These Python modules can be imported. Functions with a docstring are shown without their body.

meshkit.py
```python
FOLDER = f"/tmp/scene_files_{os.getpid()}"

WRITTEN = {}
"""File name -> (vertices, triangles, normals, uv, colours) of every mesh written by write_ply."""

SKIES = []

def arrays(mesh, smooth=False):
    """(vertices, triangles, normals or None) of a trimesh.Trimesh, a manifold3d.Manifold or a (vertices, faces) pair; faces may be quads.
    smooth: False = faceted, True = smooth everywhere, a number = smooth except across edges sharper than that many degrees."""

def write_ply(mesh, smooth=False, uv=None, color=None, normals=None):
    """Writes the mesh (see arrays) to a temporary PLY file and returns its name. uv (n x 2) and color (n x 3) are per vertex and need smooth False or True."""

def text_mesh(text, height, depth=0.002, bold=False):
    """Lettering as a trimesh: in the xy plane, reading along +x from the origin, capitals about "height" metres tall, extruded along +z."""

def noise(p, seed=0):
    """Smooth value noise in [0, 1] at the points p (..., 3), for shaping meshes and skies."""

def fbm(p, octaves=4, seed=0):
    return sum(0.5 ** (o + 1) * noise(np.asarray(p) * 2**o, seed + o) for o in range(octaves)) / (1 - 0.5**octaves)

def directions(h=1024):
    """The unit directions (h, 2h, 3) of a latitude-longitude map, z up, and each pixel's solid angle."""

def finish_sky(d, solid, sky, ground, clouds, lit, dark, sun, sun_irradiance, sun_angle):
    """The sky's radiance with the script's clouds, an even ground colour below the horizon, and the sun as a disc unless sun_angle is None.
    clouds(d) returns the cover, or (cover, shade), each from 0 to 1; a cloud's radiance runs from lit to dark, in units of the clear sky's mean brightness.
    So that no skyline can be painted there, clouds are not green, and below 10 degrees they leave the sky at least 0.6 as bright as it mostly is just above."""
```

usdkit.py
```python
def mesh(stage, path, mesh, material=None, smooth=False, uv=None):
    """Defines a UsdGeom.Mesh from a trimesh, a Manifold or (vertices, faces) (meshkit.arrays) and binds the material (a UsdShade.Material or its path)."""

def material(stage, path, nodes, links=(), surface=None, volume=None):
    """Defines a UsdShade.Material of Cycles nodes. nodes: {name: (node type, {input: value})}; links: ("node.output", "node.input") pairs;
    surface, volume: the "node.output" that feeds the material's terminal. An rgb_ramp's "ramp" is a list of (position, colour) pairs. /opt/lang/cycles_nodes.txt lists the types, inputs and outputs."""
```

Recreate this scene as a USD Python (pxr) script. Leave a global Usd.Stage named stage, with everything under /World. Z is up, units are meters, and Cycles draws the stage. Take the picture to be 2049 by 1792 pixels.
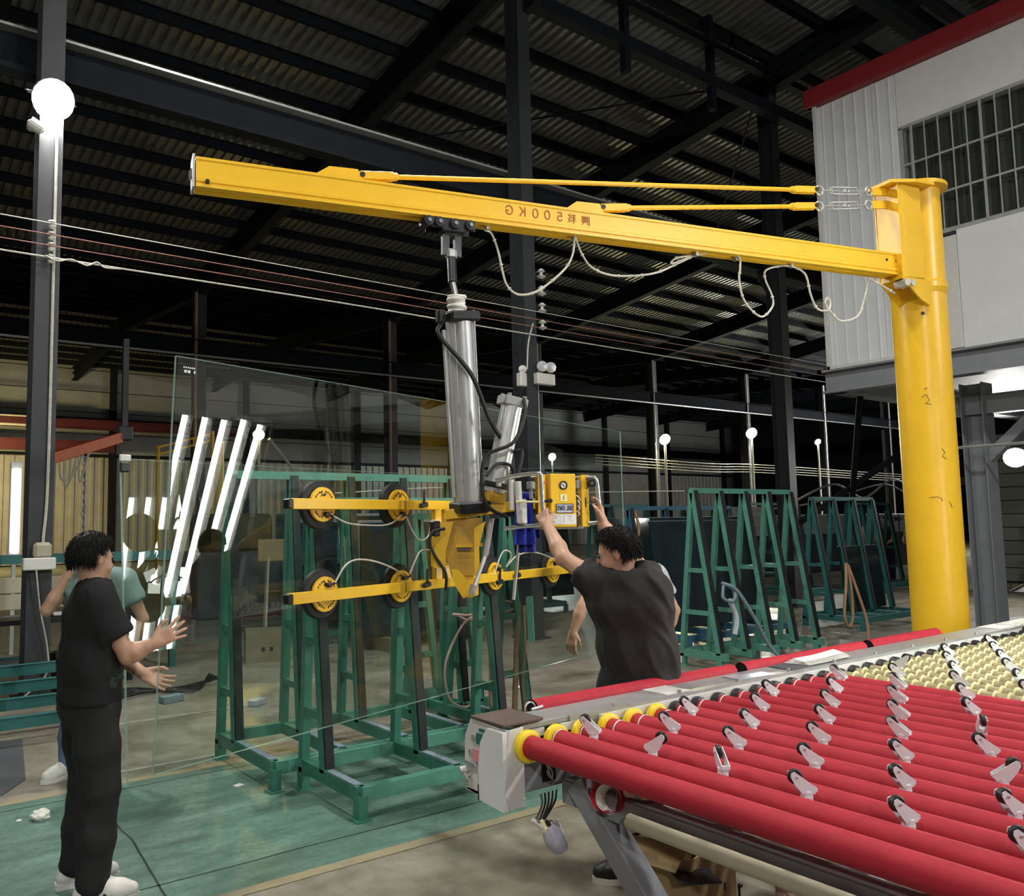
import math, random
import numpy as np, trimesh, usdkit, meshkit
import manifold3d as m3
from pxr import Usd, UsdGeom, UsdLux, UsdShade, Sdf, Gf

stage = Usd.Stage.CreateInMemory()
UsdGeom.SetStageUpAxis(stage, "Z")
UsdGeom.SetStageMetersPerUnit(stage, 1.0)
UsdGeom.Xform.Define(stage, "/World")
UsdGeom.Scope.Define(stage, "/World/Looks")
PI = math.pi
A = np.array

# ------------------------------------------------------------------ camera, world light, exposure
EXPOSURE = 0.0
yaw, pitch, roll = math.radians(34.7), math.radians(5.1), math.radians(0.8)
fh = A([math.sin(yaw), math.cos(yaw), 0]); rh = A([math.cos(yaw), -math.sin(yaw), 0]); zz = A([0, 0, 1.0])
fw = math.cos(pitch) * fh + math.sin(pitch) * zz
u0 = -math.sin(pitch) * fh + math.cos(pitch) * zz
cr = math.cos(roll) * rh - math.sin(roll) * u0
cu = math.cos(roll) * u0 + math.sin(roll) * rh
CAMZ = 1.7
cam = UsdGeom.Camera.Define(stage, "/World/camera")
cam.CreateHorizontalApertureAttr(36.0)
cam.CreateVerticalApertureAttr(36.0 * 1792 / 2049)
cam.CreateFocalLengthAttr(36.0 * 1656 / 2049)
cam.CreateHorizontalApertureOffsetAttr(36.0 * 170.5 / 2049)
cam.CreateClippingRangeAttr((0.05, 500.0))
cam.CreateExposureAttr(EXPOSURE)
cam.AddTransformOp().Set(Gf.Matrix4d(*cr, 0, *cu, 0, *(-fw), 0, 0, 0, CAMZ, 1))
dome = UsdLux.DomeLight.Define(stage, "/World/night_air")
dome.CreateColorAttr((0.75, 0.85, 1.0)); dome.CreateIntensityAttr(0.05)

FLOODS = [  # lamp heads: position, aim, radius, radiance, colour
    ((1.545, 8.96, 6.12), (2.6, 0.5, 0.6), 0.2, 600, (1.0, .98, .93)),
    ((8.17, -7.9, 6.6), (3.8, 2.5, 1.0), 0.26, 700, (1.0, .97, .93)),
    ((-5.1, -7.9, 6.6), (2.8, 4.0, 1.0), 0.26, 700, (1.0, .97, .93)),
    ((9.8, 22.9, 4.34), (7.0, 15.0, 0.5), 0.17, 220, (1.0, .72, .22)),
    ((2.9, 34.5, 4.5), (6.5, 40.3, 0.6), 0.25, 900, (1.0, .8, .36)),
    ((21.6, 22.9, 4.07), (17.0, 12.0, 0.5), 0.15, 350, (.93, 1.0, .95)),
    ((28.1, 22.9, 5.03), (24.0, 14.0, 0.5), 0.24, 700, (1.0, .93, .45)),
    ((34.25, 22.9, 5.6), (28.0, 12.0, 0.5), 0.26, 800, (1.0, .99, .8)),
    ((39.8, 22.9, 5.43), (35.0, 14.0, 0.5), 0.16, 300, (.9, 1.0, .98)),
    ((19.0, 6.85, 2.81), (14.0, 5.0, 0.5), 0.2, 300, (1.0, .98, .93)),
    ((42.0, 14.0, 7.0), (31.0, 40.0, 4.0), 0.35, 1300, (1.0, .98, .93)),
]
HIGH_BAYS = [((4.6, 0.8, 8.9), .3, 330), ((-1.5, 1.5, 8.9), .3, 330), ((4.2, 5.2, 9.1), .3, 200)]

# ------------------------------------------------------------------ helpers
_used = {}
LOC = {}
def numbered(parent, name):
    k = (parent, name); n = _used.get(k, 0); _used[k] = n + 1
    return f"{parent}/{name}" if n == 0 else f"{parent}/{name}_{n:03d}"
def tag(p, label=None, cat=None, group=None, kind=None):
    for k, v in (("label", label), ("category", cat), ("group", group), ("kind", kind)):
        if v: p.SetCustomDataByKey(k, v)
    return p
def path_of(parent): return "/World" if parent is None else str(parent.GetPath())
def thing(name, label, cat, loc=(0, 0, 0), rz=0, group=None, kind=None, local=False):
    p = numbered("/World", name); x = UsdGeom.Xform.Define(stage, p)
    x.AddTranslateOp().Set(Gf.Vec3d(*map(float, loc))); x.AddRotateZOp().Set(float(rz))
    LOC[p] = np.zeros(3) if local else A(loc, float)
    return tag(x.GetPrim(), label, cat, group, kind)
def obj(name, mesh, m, parent=None, smooth=False, label=None, cat=None, group=None, kind=None):
    if isinstance(mesh, list): mesh = cat_(mesh)
    pp = path_of(parent); p = numbered(pp, name)
    off = LOC.get(pp, np.zeros(3)); LOC[p] = off
    v, f, nn = meshkit.arrays(mesh, smooth)
    um = usdkit.mesh(stage, p, (v - off, f), MATS[m])
    if nn is not None:
        um.CreateNormalsAttr([Gf.Vec3f(*map(float, q)) for q in nn]); um.SetNormalsInterpolation("vertex")
    return tag(um.GetPrim(), label, cat, group, kind)
def dup(src, loc, rz=0, label=None, group=None, name=None):
    was = src.GetCustomData(); nm = name or src.GetName().rstrip("0123456789").rstrip("_")
    p = numbered("/World", nm); x = UsdGeom.Xform.Define(stage, p)
    x.GetPrim().GetReferences().AddInternalReference(src.GetPath())
    x.ClearXformOpOrder()
    x.AddTranslateOp(opSuffix="c").Set(Gf.Vec3d(*map(float, loc))); x.AddRotateZOp(opSuffix="c").Set(float(rz))
    x.GetPrim().SetInstanceable(True)
    return tag(x.GetPrim(), label or was.get("label"), was.get("category"), group or was.get("group"), was.get("kind"))
def cat_(ms):
    V, F, n = [], [], 0
    for m in ms:
        v, f = (m.vertices, m.faces) if hasattr(m, "vertices") else m
        v = np.asarray(v, float); f = np.asarray(f, int)
        if f.shape[1] == 4: f = np.vstack([f[:, [0, 1, 2]], f[:, [0, 2, 3]]])
        V.append(v); F.append(f + n); n += len(v)
    return np.vstack(V), np.vstack(F)
def nrm(v): v = A(v, float); return v / (np.linalg.norm(v) + 1e-12)
_ch = {}
def box(c, s, ch=0.0, R=None):
    """box centred at c of size s, chamfer ch, rotation rows R (local axes)"""
    s = A(s, float) / 2
    sg = A([[a, b, d] for a in (-1, 1) for b in (-1, 1) for d in (-1, 1)], float)
    if ch <= 0:
        v = sg * s
        f = A([[0, 1, 3, 2], [4, 6, 7, 5], [0, 4, 5, 1], [2, 3, 7, 6], [0, 2, 6, 4], [1, 5, 7, 3]])
        f = np.vstack([f[:, [0, 1, 2]], f[:, [0, 2, 3]]])
    else:
        ch = min(ch, s.min() * .9)
        v = np.vstack([sg * (s - ch * (1 - np.eye(3)[k])) for k in range(3)])
        if "f" not in _ch:
            u = np.vstack([sg * (1 - .2 * (1 - np.eye(3)[k])) for k in range(3)])
            h = trimesh.convex.convex_hull(u, repair=True)
            idx = [int(np.argmin(np.linalg.norm(u - q, axis=1))) for q in h.vertices]
            _ch["f"] = A(idx)[h.faces]
        f = _ch["f"]
    if R is not None: v = v @ A(R, float)
    return v + A(c, float), f
def frame(d, up=(0, 0, 1)):
    d = nrm(d); up = A(up, float)
    if abs(d @ nrm(up)) > .98: up = A([1.0, 0, 0]) if abs(d[0]) < .9 else A([0, 1.0, 0])
    s = nrm(np.cross(up, d)); t = np.cross(d, s)
    return A([d, s, t])
def bar(p, q, w, h=None, up=(0, 0, 1), ch=0.0):
    p, q = A(p, float), A(q, float)
    return box((p + q) / 2, (np.linalg.norm(q - p), w, h or w), ch, frame(q - p, up))
def ring_pts(c, a, b, n): 
    t = np.arange(n) * 2 * PI / n
    return c + np.cos(t)[:, None] * a + np.sin(t)[:, None] * b
def sweep(rings, cap=True, closed=False):
    n = len(rings[0]); k = len(rings); V = np.vstack(rings); F = []
    for i in range(k if closed else k - 1):
        a = i * n; b = ((i + 1) % k) * n
        j = np.arange(n); j2 = (j + 1) % n
        F.append(np.stack([a + j, a + j2, b + j2], 1)); F.append(np.stack([a + j, b + j2, b + j], 1))
    if cap and not closed:
        V = np.vstack([V, rings[0].mean(0), rings[-1].mean(0)]); c0, c1 = k * n, k * n + 1
        j = np.arange(n); j2 = (j + 1) % n
        F.append(np.stack([np.full(n, c0), j2, j], 1)); F.append(np.stack([np.full(n, c1), (k - 1) * n + j, (k - 1) * n + j2], 1))
    return V, np.vstack(F)
def tube(pts, r, n=8, closed=False, cap=True):
    p = A(pts, float); k = len(p)
    r = np.broadcast_to(r, (k,))
    t = (np.roll(p, -1, 0) - np.roll(p, 1, 0)) if closed else np.gradient(p, axis=0)
    t /= np.linalg.norm(t, axis=1, keepdims=True) + 1e-12
    a = np.cross(t[0], [0, 0, 1.0] if abs(t[0][2]) < .9 else [1.0, 0, 0]); a = nrm(a)
    rings = []
    for i in range(k):
        a = nrm(a - (a @ t[i]) * t[i]); b = np.cross(t[i], a)
        rings.append(ring_pts(p[i], a * r[i], b * r[i], n))
    return sweep(rings, cap, closed)
def cyl(p, q, r, r2=None, n=20):
    return lathe([(r, 0), (r2 if r2 is not None else r, float(np.linalg.norm(A(q, float) - A(p, float))))], p, A(q, float) - A(p, float), n)
def lathe(prof, o, ax=(0, 0, 1), n=24, cap=True):
    d, s, t = frame(ax)
    return sweep([ring_pts(A(o, float) + d * h, s * max(r, 1e-5), t * max(r, 1e-5), n) for r, h in prof], cap)
def torus(c, ax, R, r, n=20, k=6, a0=0, a1=2 * PI):
    d, s, t = frame(ax); full = abs(a1 - a0 - 2 * PI) < 1e-6
    th = np.linspace(a0, a1, n, endpoint=not full)
    return tube([A(c) + R * (math.cos(x) * s + math.sin(x) * t) for x in th], r, k, closed=full)
def ext(poly, h, o=(0, 0, 0), x=(1, 0, 0), y=(0, 1, 0), holes=()):
    from shapely.geometry import Polygon
    m = trimesh.creation.extrude_polygon(Polygon(poly, holes), h, engine="earcut")
    x, y = nrm(x), nrm(y); z = np.cross(x, y)
    return m.vertices @ A([x, y, z]) + A(o, float), m.faces
def place(m, o, x, y):
    v, f = (m.vertices, m.faces) if hasattr(m, "vertices") else m
    x, y = nrm(x), nrm(y)
    return v @ A([x, y, np.cross(x, y)]) + A(o, float), f
def spline(pts, n=8):
    p = A(pts, float); q = np.vstack([2 * p[0] - p[1], p, 2 * p[-1] - p[-2]]); out = []
    for i in range(1, len(q) - 2):
        for t in np.linspace(0, 1, n, endpoint=False):
            out.append(.5 * ((2 * q[i]) + (q[i + 1] - q[i - 1]) * t + (2 * q[i - 1] - 5 * q[i] + 4 * q[i + 1] - q[i + 2]) * t * t + (3 * q[i] - q[i - 1] - 3 * q[i + 1] + q[i + 2]) * t ** 3))
    out.append(p[-1]); return A(out)
def Rz(a): a = math.radians(a); return A([[math.cos(a), math.sin(a), 0], [-math.sin(a), math.cos(a), 0], [0, 0, 1]])

# ------------------------------------------------------------------ materials
MATS = {}
def mat(name, color, rough=.5, metal=0.0, var=.12, scale=6.0, bump=0.0, bscale=60.0, spec=.5, c2=None, stretch=None, coat=0.0, **kw):
    c = A(color, float); d = A(c2, float) if c2 is not None else c * (1 - 2 * var)
    nodes = {"g": ("geometry", {}), "m": ("mapping", {"scale": stretch or (1, 1, 1)}),
             "n": ("noise_texture", {"scale": scale, "detail": 5.0, "roughness": .6}),
             "r": ("rgb_ramp", {"ramp": [(.3, tuple(d)), (.7, tuple(c))]}),
             "p": ("principled_bsdf", {"roughness": rough, "metallic": metal, "specular_ior_level": spec, "coat_weight": coat, **kw})}
    links = [("g.position", "m.vector"), ("m.vector", "n.vector"), ("n.fac", "r.fac"), ("r.color", "p.base_color")]
    if bump:
        nodes["bn"] = ("noise_texture", {"scale": bscale, "detail": 3.0}); nodes["b"] = ("bump", {"strength": bump, "distance": .01})
        links += [("m.vector", "bn.vector"), ("bn.fac", "b.height"), ("b.normal", "p.normal")]
    MATS[name] = usdkit.material(stage, f"/World/Looks/{name}", nodes, links, surface="p.BSDF")
def emit(name, color, strength):
    MATS[name] = usdkit.material(stage, f"/World/Looks/{name}", {"e": ("emission", {"color": color, "strength": strength})}, [], surface="e.emission")
def pane(name, tint=(.93, .98, .95), ior=1.5, rough=0.0, gloss=(1, 1, 1)):
    MATS[name] = usdkit.material(stage, f"/World/Looks/{name}", {
        "t": ("transparent_bsdf", {"color": tint}), "g": ("glossy_bsdf", {"roughness": rough, "color": gloss}), "f": ("fresnel", {"IOR": ior}),
        "ge": ("geometry", {}), "s": ("math", {"math_type": "subtract", "value1": 1.0}), "x": ("math", {"math_type": "multiply"}), "m": ("mix_closure", {})},
        [("ge.backfacing", "s.value2"), ("s.value", "x.value1"), ("f.fac", "x.value2"), ("x.value", "m.fac"), ("t.BSDF", "m.closure1"), ("g.BSDF", "m.closure2")], surface="m.closure")
mat("yellow", (.86, .51, .022), .34, var=.04, scale=3, spec=.5, bump=.06, bscale=90)
mat("yellow_dirty", (.7, .4, .02), .45, var=.2, scale=9, c2=(.42, .25, .03))
mat("orange_red", (.75, .13, .05), .5, var=.1)
mat("red_roller", (.43, .02, .036), .68, var=.1, scale=30, bump=.08, bscale=320, stretch=(1, .4, 1), spec=.3)
mat("red_trim", (.28, .015, .022), .5)
mat("red_beam", (.1, .012, .013), .55)
mat("rope_beige", (.45, .38, .2), .8, var=.25, scale=40, bump=.3, bscale=200)
mat("cream_ring", (.85, .8, .42), .5, var=.1)
mat("collar", (.88, .62, .015), .4, var=.04)
mat("steel_grey", (.36, .37, .36), .38, metal=.35, var=.06, scale=12)
mat("white_paint", (.68, .67, .63), .45, var=.05, scale=9)
mat("grey_paint", (.25, .26, .28), .5, var=.06)
mat("dark_grey", (.085, .09, .1), .5, var=.1)
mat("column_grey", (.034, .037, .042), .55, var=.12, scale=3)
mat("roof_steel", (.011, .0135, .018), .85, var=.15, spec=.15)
mat("roof_sheet", (.23, .235, .235), .45, metal=.15, var=.2, scale=1.2, c2=(.14, .145, .145))
mat("wall_panel", (.3, .31, .3), .6, var=.08, scale=1.5)
mat("cladding", (.42, .41, .36), .45, metal=.2, var=.1, scale=1.5)
mat("facade", (.74, .76, .78), .4, var=.03, scale=3)
mat("facade_smooth", (.76, .77, .76), .6, var=.04, scale=3)
mat("curtain", (.15, .14, .12), .9, var=.2, scale=4, stretch=(1, 6, .3))
mat("window_bar", (.4, .4, .38), .5)
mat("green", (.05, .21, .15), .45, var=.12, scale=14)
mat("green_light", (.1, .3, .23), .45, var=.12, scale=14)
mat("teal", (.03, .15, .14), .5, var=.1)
mat("blue_steel", (.035, .13, .2), .5, var=.12, scale=10)
mat("rubber", (.012, .013, .015), .6, var=.2, scale=20)
mat("black", (.01, .01, .012), .45, var=.1)
mat("black_matt", (.014, .014, .015), .8, var=.1)
mat("chrome", (.8, .8, .8), .2, metal=.9, var=.03)
mat("aluminium", (.62, .63, .62), .42, metal=.55, var=.12, scale=20, stretch=(1, 1, .08))
mat("zinc", (.55, .55, .55), .45, metal=.6, var=.1)
mat("wire_pale", (.62, .6, .5), .5, var=.15, scale=30)
mat("wire_red", (.4, .18, .14), .5)
mat("strap_tan", (.42, .25, .14), .85, var=.2, scale=40)
mat("strap_pink", (.5, .33, .28), .85, var=.2, scale=40)
mat("strap_grey", (.22, .3, .34), .85, var=.2, scale=40)
mat("cloth_blue", (.012, .03, .42), .85, var=.2, scale=25, bump=.2, bscale=200, sheen_weight=.2)
mat("card", (.36, .25, .12), .8, var=.1, scale=10)
mat("card_dark", (.19, .16, .1), .8, var=.1, scale=10)
mat("ink", (.02, .015, .012), .7)
mat("ink_blue", (.12, .17, .32), .7)
mat("letter_red", (.38, .12, .02), .6)
mat("paper", (.75, .74, .68), .7, var=.05)
mat("label_grey", (.5, .55, .62), .4)
mat("pink_tag", (.75, .3, .32), .6)
mat("plastic_film", (.5, .5, .58), .25, var=.2, scale=20)
mat("cream", (.5, .46, .33), .6, var=.15, scale=3)
mat("brown", (.11, .075, .06), .6)
mat("skin", (.52, .3, .2), .5, var=.06, scale=20, subsurface_weight=.08, subsurface_radius=(.02, .008, .004), bump=.08, bscale=120)
mat("hair", (.005, .0045, .0045), .6, spec=.25, var=.3, scale=70, bump=.6, bscale=180, stretch=(1, 1, .35))
mat("tee_black", (.012, .012, .013), .85, var=.15, scale=15, bump=.12, bscale=240, spec=.3)
mat("tee_charcoal", (.022, .02, .02), .8, var=.12, scale=15, bump=.12, bscale=240, spec=.4)
mat("print_green", (.035, .07, .045), .9, var=.3, scale=30)
mat("trousers_black", (.009, .009, .01), .85, var=.2, scale=10, bump=.12, bscale=200)
mat("jeans_blue", (.14, .22, .36), .85, var=.3, scale=6, bump=.2, bscale=260)
mat("jeans_dark", (.012, .016, .03), .85, var=.3, scale=10, bump=.2, bscale=260)
mat("tee_grey", (.5, .52, .53), .9, var=.12, scale=40, bump=.1, bscale=220)
mat("tee_sage", (.2, .3, .28), .9, var=.1, scale=20)
mat("shoe_white", (.72, .7, .64), .5, var=.06, scale=30)
mat("eye", (.01, .008, .006), .2)
mat("lip", (.38, .16, .13), .5)
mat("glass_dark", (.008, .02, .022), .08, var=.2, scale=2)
MATS["glass_edge"] = usdkit.material(stage, "/World/Looks/glass_edge", {"t": ("transparent_bsdf", {"color": (.85, .95, .92)}), "p": ("principled_bsdf", {"base_color": (.42, .55, .5), "roughness": .2}), "m": ("mix_closure", {"fac": .4})}, [("t.BSDF", "m.closure1"), ("p.BSDF", "m.closure2")], surface="m.closure")
mat("screen_blue", (.02, .06, .25), .3)
mat("machine_white", (.6, .62, .62), .5, var=.06)
mat("olive", (.1, .085, .025), .7, var=.2)
pane("glass", (.94, .98, .962), 1.52)
pane("window_glass", (.8, .84, .84), 1.5)
emit("led_tube", (.97, 1.0, .95), 32.0)
emit("led_strip_far", (.9, .95, 1.0), 4.0)
emit("lamp_green", (.1, 1.0, .25), 2.0)
# ------------------------------------------------------------------ the hall
ST = "structure"
# floor: concrete with worn green walkway
MATS["floor"] = usdkit.material(stage, "/World/Looks/floor", {
    "g": ("geometry", {}), "m": ("mapping", {"scale": (1, 1.6, 1)}),
    "n": ("noise_texture", {"scale": 1.1, "detail": 8.0, "roughness": .65}), "n2": ("noise_texture", {"scale": 9.0, "detail": 6.0}),
    "r": ("rgb_ramp", {"ramp": [(.3, (.17, .15, .11)), (.5, (.27, .245, .19)), (.72, (.36, .33, .27))]}),
    "r2": ("rgb_ramp", {"ramp": [(.3, (.72, .72, .7)), (.6, (1, 1, 1))]}), "x": ("mix", {"mix_type": "multiply", "fac": 1.0}),
    "rr": ("map_range", {"from_min": .3, "from_max": .7, "to_min": .28, "to_max": .55}),
    "b": ("bump", {"strength": .12, "distance": .004}), "p": ("principled_bsdf", {"specular_ior_level": .45})},
    [("g.position", "m.vector"), ("m.vector", "n.vector"), ("g.position", "n2.vector"), ("n.fac", "r.fac"), ("n2.fac", "r2.fac"), ("r.color", "x.color1"), ("r2.color", "x.color2"),
     ("x.color", "p.base_color"), ("n.fac", "rr.value"), ("rr.result", "p.roughness"), ("n2.fac", "b.height"), ("b.normal", "p.normal")], surface="p.BSDF")
MATS["floor_green"] = usdkit.material(stage, "/World/Looks/floor_green", {
    "g": ("geometry", {}), "m": ("mapping", {"scale": (1, 3.2, 1)}),
    "n": ("noise_texture", {"scale": 2.2, "detail": 9.0, "roughness": .68}), "n2": ("noise_texture", {"scale": 26.0, "detail": 6.0}),
    "r": ("rgb_ramp", {"ramp": [(.28, (.065, .13, .1)), (.5, (.12, .22, .172)), (.68, (.18, .3, .24)), (.8, (.32, .42, .36))]}),
    "r2": ("rgb_ramp", {"ramp": [(.3, (.75, .75, .75)), (.6, (1, 1, 1))]}), "x": ("mix", {"mix_type": "multiply", "fac": 1.0}),
    "b": ("bump", {"strength": .1, "distance": .004}), "p": ("principled_bsdf", {"roughness": .42, "specular_ior_level": .45})},
    [("g.position", "m.vector"), ("m.vector", "n.vector"), ("g.position", "n2.vector"), ("n.fac", "r.fac"), ("n2.fac", "r2.fac"), ("r.color", "x.color1"), ("r2.color", "x.color2"),
     ("x.color", "p.base_color"), ("n2.fac", "b.height"), ("b.normal", "p.normal")], surface="p.BSDF")
mat("floor_yellow", (.36, .29, .15), .55, var=.2, scale=7, c2=(.26, .23, .16))
mat("floor_white", (.55, .55, .5), .5, var=.25, scale=9)
mat("joint", (.02, .04, .032), .8)
fl = obj("floor", box((20, 14, -.1), (90, 60, .2)), "floor", label="grey brown concrete hall floor with a green painted walkway", kind=ST)
obj("painted_walkway", box((3.0, 4.83, .0005), (26, 2.0, .003)), "floor_green", fl)
rng = np.random.RandomState(3)
for y in (3.8, 5.855):
    xs = np.linspace(-10, 16, 120); w = .035 + .012 * rng.rand(120)
    v = np.vstack([np.c_[xs, np.full(120, y) - w, np.full(120, .0025)], np.c_[xs, np.full(120, y) + w * .9, np.full(120, .0025)]])
    i = np.arange(119); f = np.vstack([np.c_[i, i + 1, i + 121], np.c_[i, i + 121, i + 120]])
    obj("yellow_edge_line", (v, f), "floor_yellow", fl)
for y, x0, x1 in ((4.10, -10, 16), (5.69, -10, 16)):
    xs = np.linspace(x0, x1, 90); yy = y + .012 * meshkit.noise(np.c_[xs * 3, xs * 0, xs * 0], 2)
    v = np.vstack([np.c_[xs, yy - .006, np.full(90, .0026)], np.c_[xs, yy + .006, np.full(90, .0026)]])
    i = np.arange(89); obj("floor_joint", (v, np.vstack([np.c_[i, i + 1, i + 91], np.c_[i, i + 91, i + 90]])), "joint", fl)
yy = np.linspace(3.85, 5.8, 40); xx = 1.25 + .05 * (yy - 4) + .03 * meshkit.noise(np.c_[yy * 4, yy * 0, yy * 0], 5)
v = np.vstack([np.c_[xx - .006, yy, np.full(40, .0026)], np.c_[xx + .006, yy, np.full(40, .0026)]]); i = np.arange(39)
obj("floor_joint", (v, np.vstack([np.c_[i, i + 41, i + 1], np.c_[i, i + 40, i + 41]])), "joint", fl)
for y, x0, x1 in ((6.1, 1.55, 2.6), (7.55, 1.9, 3.2)):
    obj("white_tape_line", box(((x0 + x1) / 2, y, .001), (x1 - x0, .03, .004)), "floor_white", fl)
obj("ramp_plate", ext([(.2, 5.9), (.86, 6.05), (1.03, 6.31), (1.19, 7.5), (.2, 7.5)], .006), "dark_grey", fl, label="dark steel floor plate at the foot of the left column")

# roof: main slope down to the valley at y 23.5, low ridge at 32, down to the back wall
def rz(y): return 10.3 - .122 * (y - 9.2) if y < 23.5 else (8.555 + .075 * (y - 23.5) if y < 32 else 9.19 - .075 * (y - 32))
XC = [1.55 + 6.625 * k for k in range(-2, 9)]
PRof = [-14.0, 23.5, 32.0, 40.6]
def rib_profile(x0, x1, pitch, depth):
    xs, zs, x = [], [], x0
    while x < x1:
        xs += [x, x + pitch * .42, x + pitch * .56, x + pitch * .86]; zs += [0, 0, depth, depth]; x += pitch
    return A(xs), A(zs)
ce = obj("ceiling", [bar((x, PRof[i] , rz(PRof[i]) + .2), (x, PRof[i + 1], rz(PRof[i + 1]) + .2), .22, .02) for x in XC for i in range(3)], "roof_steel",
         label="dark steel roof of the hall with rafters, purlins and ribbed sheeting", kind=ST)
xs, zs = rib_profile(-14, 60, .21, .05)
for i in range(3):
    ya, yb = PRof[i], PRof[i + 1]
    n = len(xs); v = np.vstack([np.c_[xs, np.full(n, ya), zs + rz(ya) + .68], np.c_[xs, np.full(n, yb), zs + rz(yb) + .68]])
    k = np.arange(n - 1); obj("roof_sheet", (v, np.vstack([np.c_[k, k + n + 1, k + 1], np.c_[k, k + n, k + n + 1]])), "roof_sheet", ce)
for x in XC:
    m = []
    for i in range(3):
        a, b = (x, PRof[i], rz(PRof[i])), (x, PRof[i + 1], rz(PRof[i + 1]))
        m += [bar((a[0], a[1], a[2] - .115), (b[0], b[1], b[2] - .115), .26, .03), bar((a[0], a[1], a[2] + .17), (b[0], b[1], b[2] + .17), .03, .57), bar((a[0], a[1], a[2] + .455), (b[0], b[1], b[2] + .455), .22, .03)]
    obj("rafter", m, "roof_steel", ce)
y = -9.6
while y < 40:
    z = rz(y) + .47
    obj("purlin", [box((23, y, z + .1), (74, .012, .2)), box((23, y + .035, z + .01), (74, .07, .012)), box((23, y - .035, z + .19), (74, .07, .012))], "roof_steel", ce)
    y += 1.1
for x0, y0, y1 in ((8.17, 9.3, 3.2), (14.8, 3.2, 9.3), (14.8, 9.3, 15.5), (21.4, 15.5, 9.3), (1.55, 3.2, 9.3), (8.17, 15.5, 9.3)):
    obj("tie_rod", cyl((x0, y0, rz(y0) + .2), (x0 + 6.625, y1, rz(y1) + .2), .02, n=6), "roof_steel", ce)
for x in (10.3, 12.6):
    obj("roof_hanger", [bar((x, 8.9, 9.1), (x, 8.9, 10.9), .12, .12), bar((x, 6.0, 9.9), (x, 6.0, 11.2), .1, .1)], "roof_steel", ce)
for y0 in (6.0, 8.9):
    obj("crane_girder", [bar((8.17, y0, 9.6), (21.4, y0, 9.6), .2, .22), bar((8.17, y0, 10.35), (21.4, y0, 10.35), .16, .14)], "roof_steel", ce)

def hcol(x, y, h, w=.23, d=.3):
    return [box((x, y - d / 2 + .008, h / 2), (w, .016, h)), box((x, y + d / 2 - .008, h / 2), (w, .016, h)), box((x, y, h / 2), (.012, d - .03, h)), box((x, y, .012), (w + .14, d + .14, .024))]
names = {1.55: "steel column behind the men on the left, carrying the floodlight", 8.175: "tall dark steel column behind the lifting cylinders",
         14.8: "dark steel column rising behind the ends of the tie rods"}
for x in XC[1:]:
    if x < 12 or x > 13:
        lb = [s for k, s in names.items() if abs(k - x) < .05]
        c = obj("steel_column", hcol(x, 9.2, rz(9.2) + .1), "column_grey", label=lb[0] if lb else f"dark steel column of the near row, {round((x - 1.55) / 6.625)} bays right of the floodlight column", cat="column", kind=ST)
        obj("crane_bracket", [box((x, 9.42, 6.5), (.2, .2, .2)), bar((x, 9.34, 6.1), (x, 9.5, 6.4), .16, .03)], "column_grey", c)
for k, x in enumerate(XC[2:]):
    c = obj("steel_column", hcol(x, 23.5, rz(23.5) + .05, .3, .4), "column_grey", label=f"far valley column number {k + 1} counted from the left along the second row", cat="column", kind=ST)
    obj("service_pipe", cyl((x - .2, 23.2, 0), (x - .2, 23.2, rz(23.5) - .1), .045, n=8), "strap_tan" if k in (1, 2) else "zinc", c)
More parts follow.
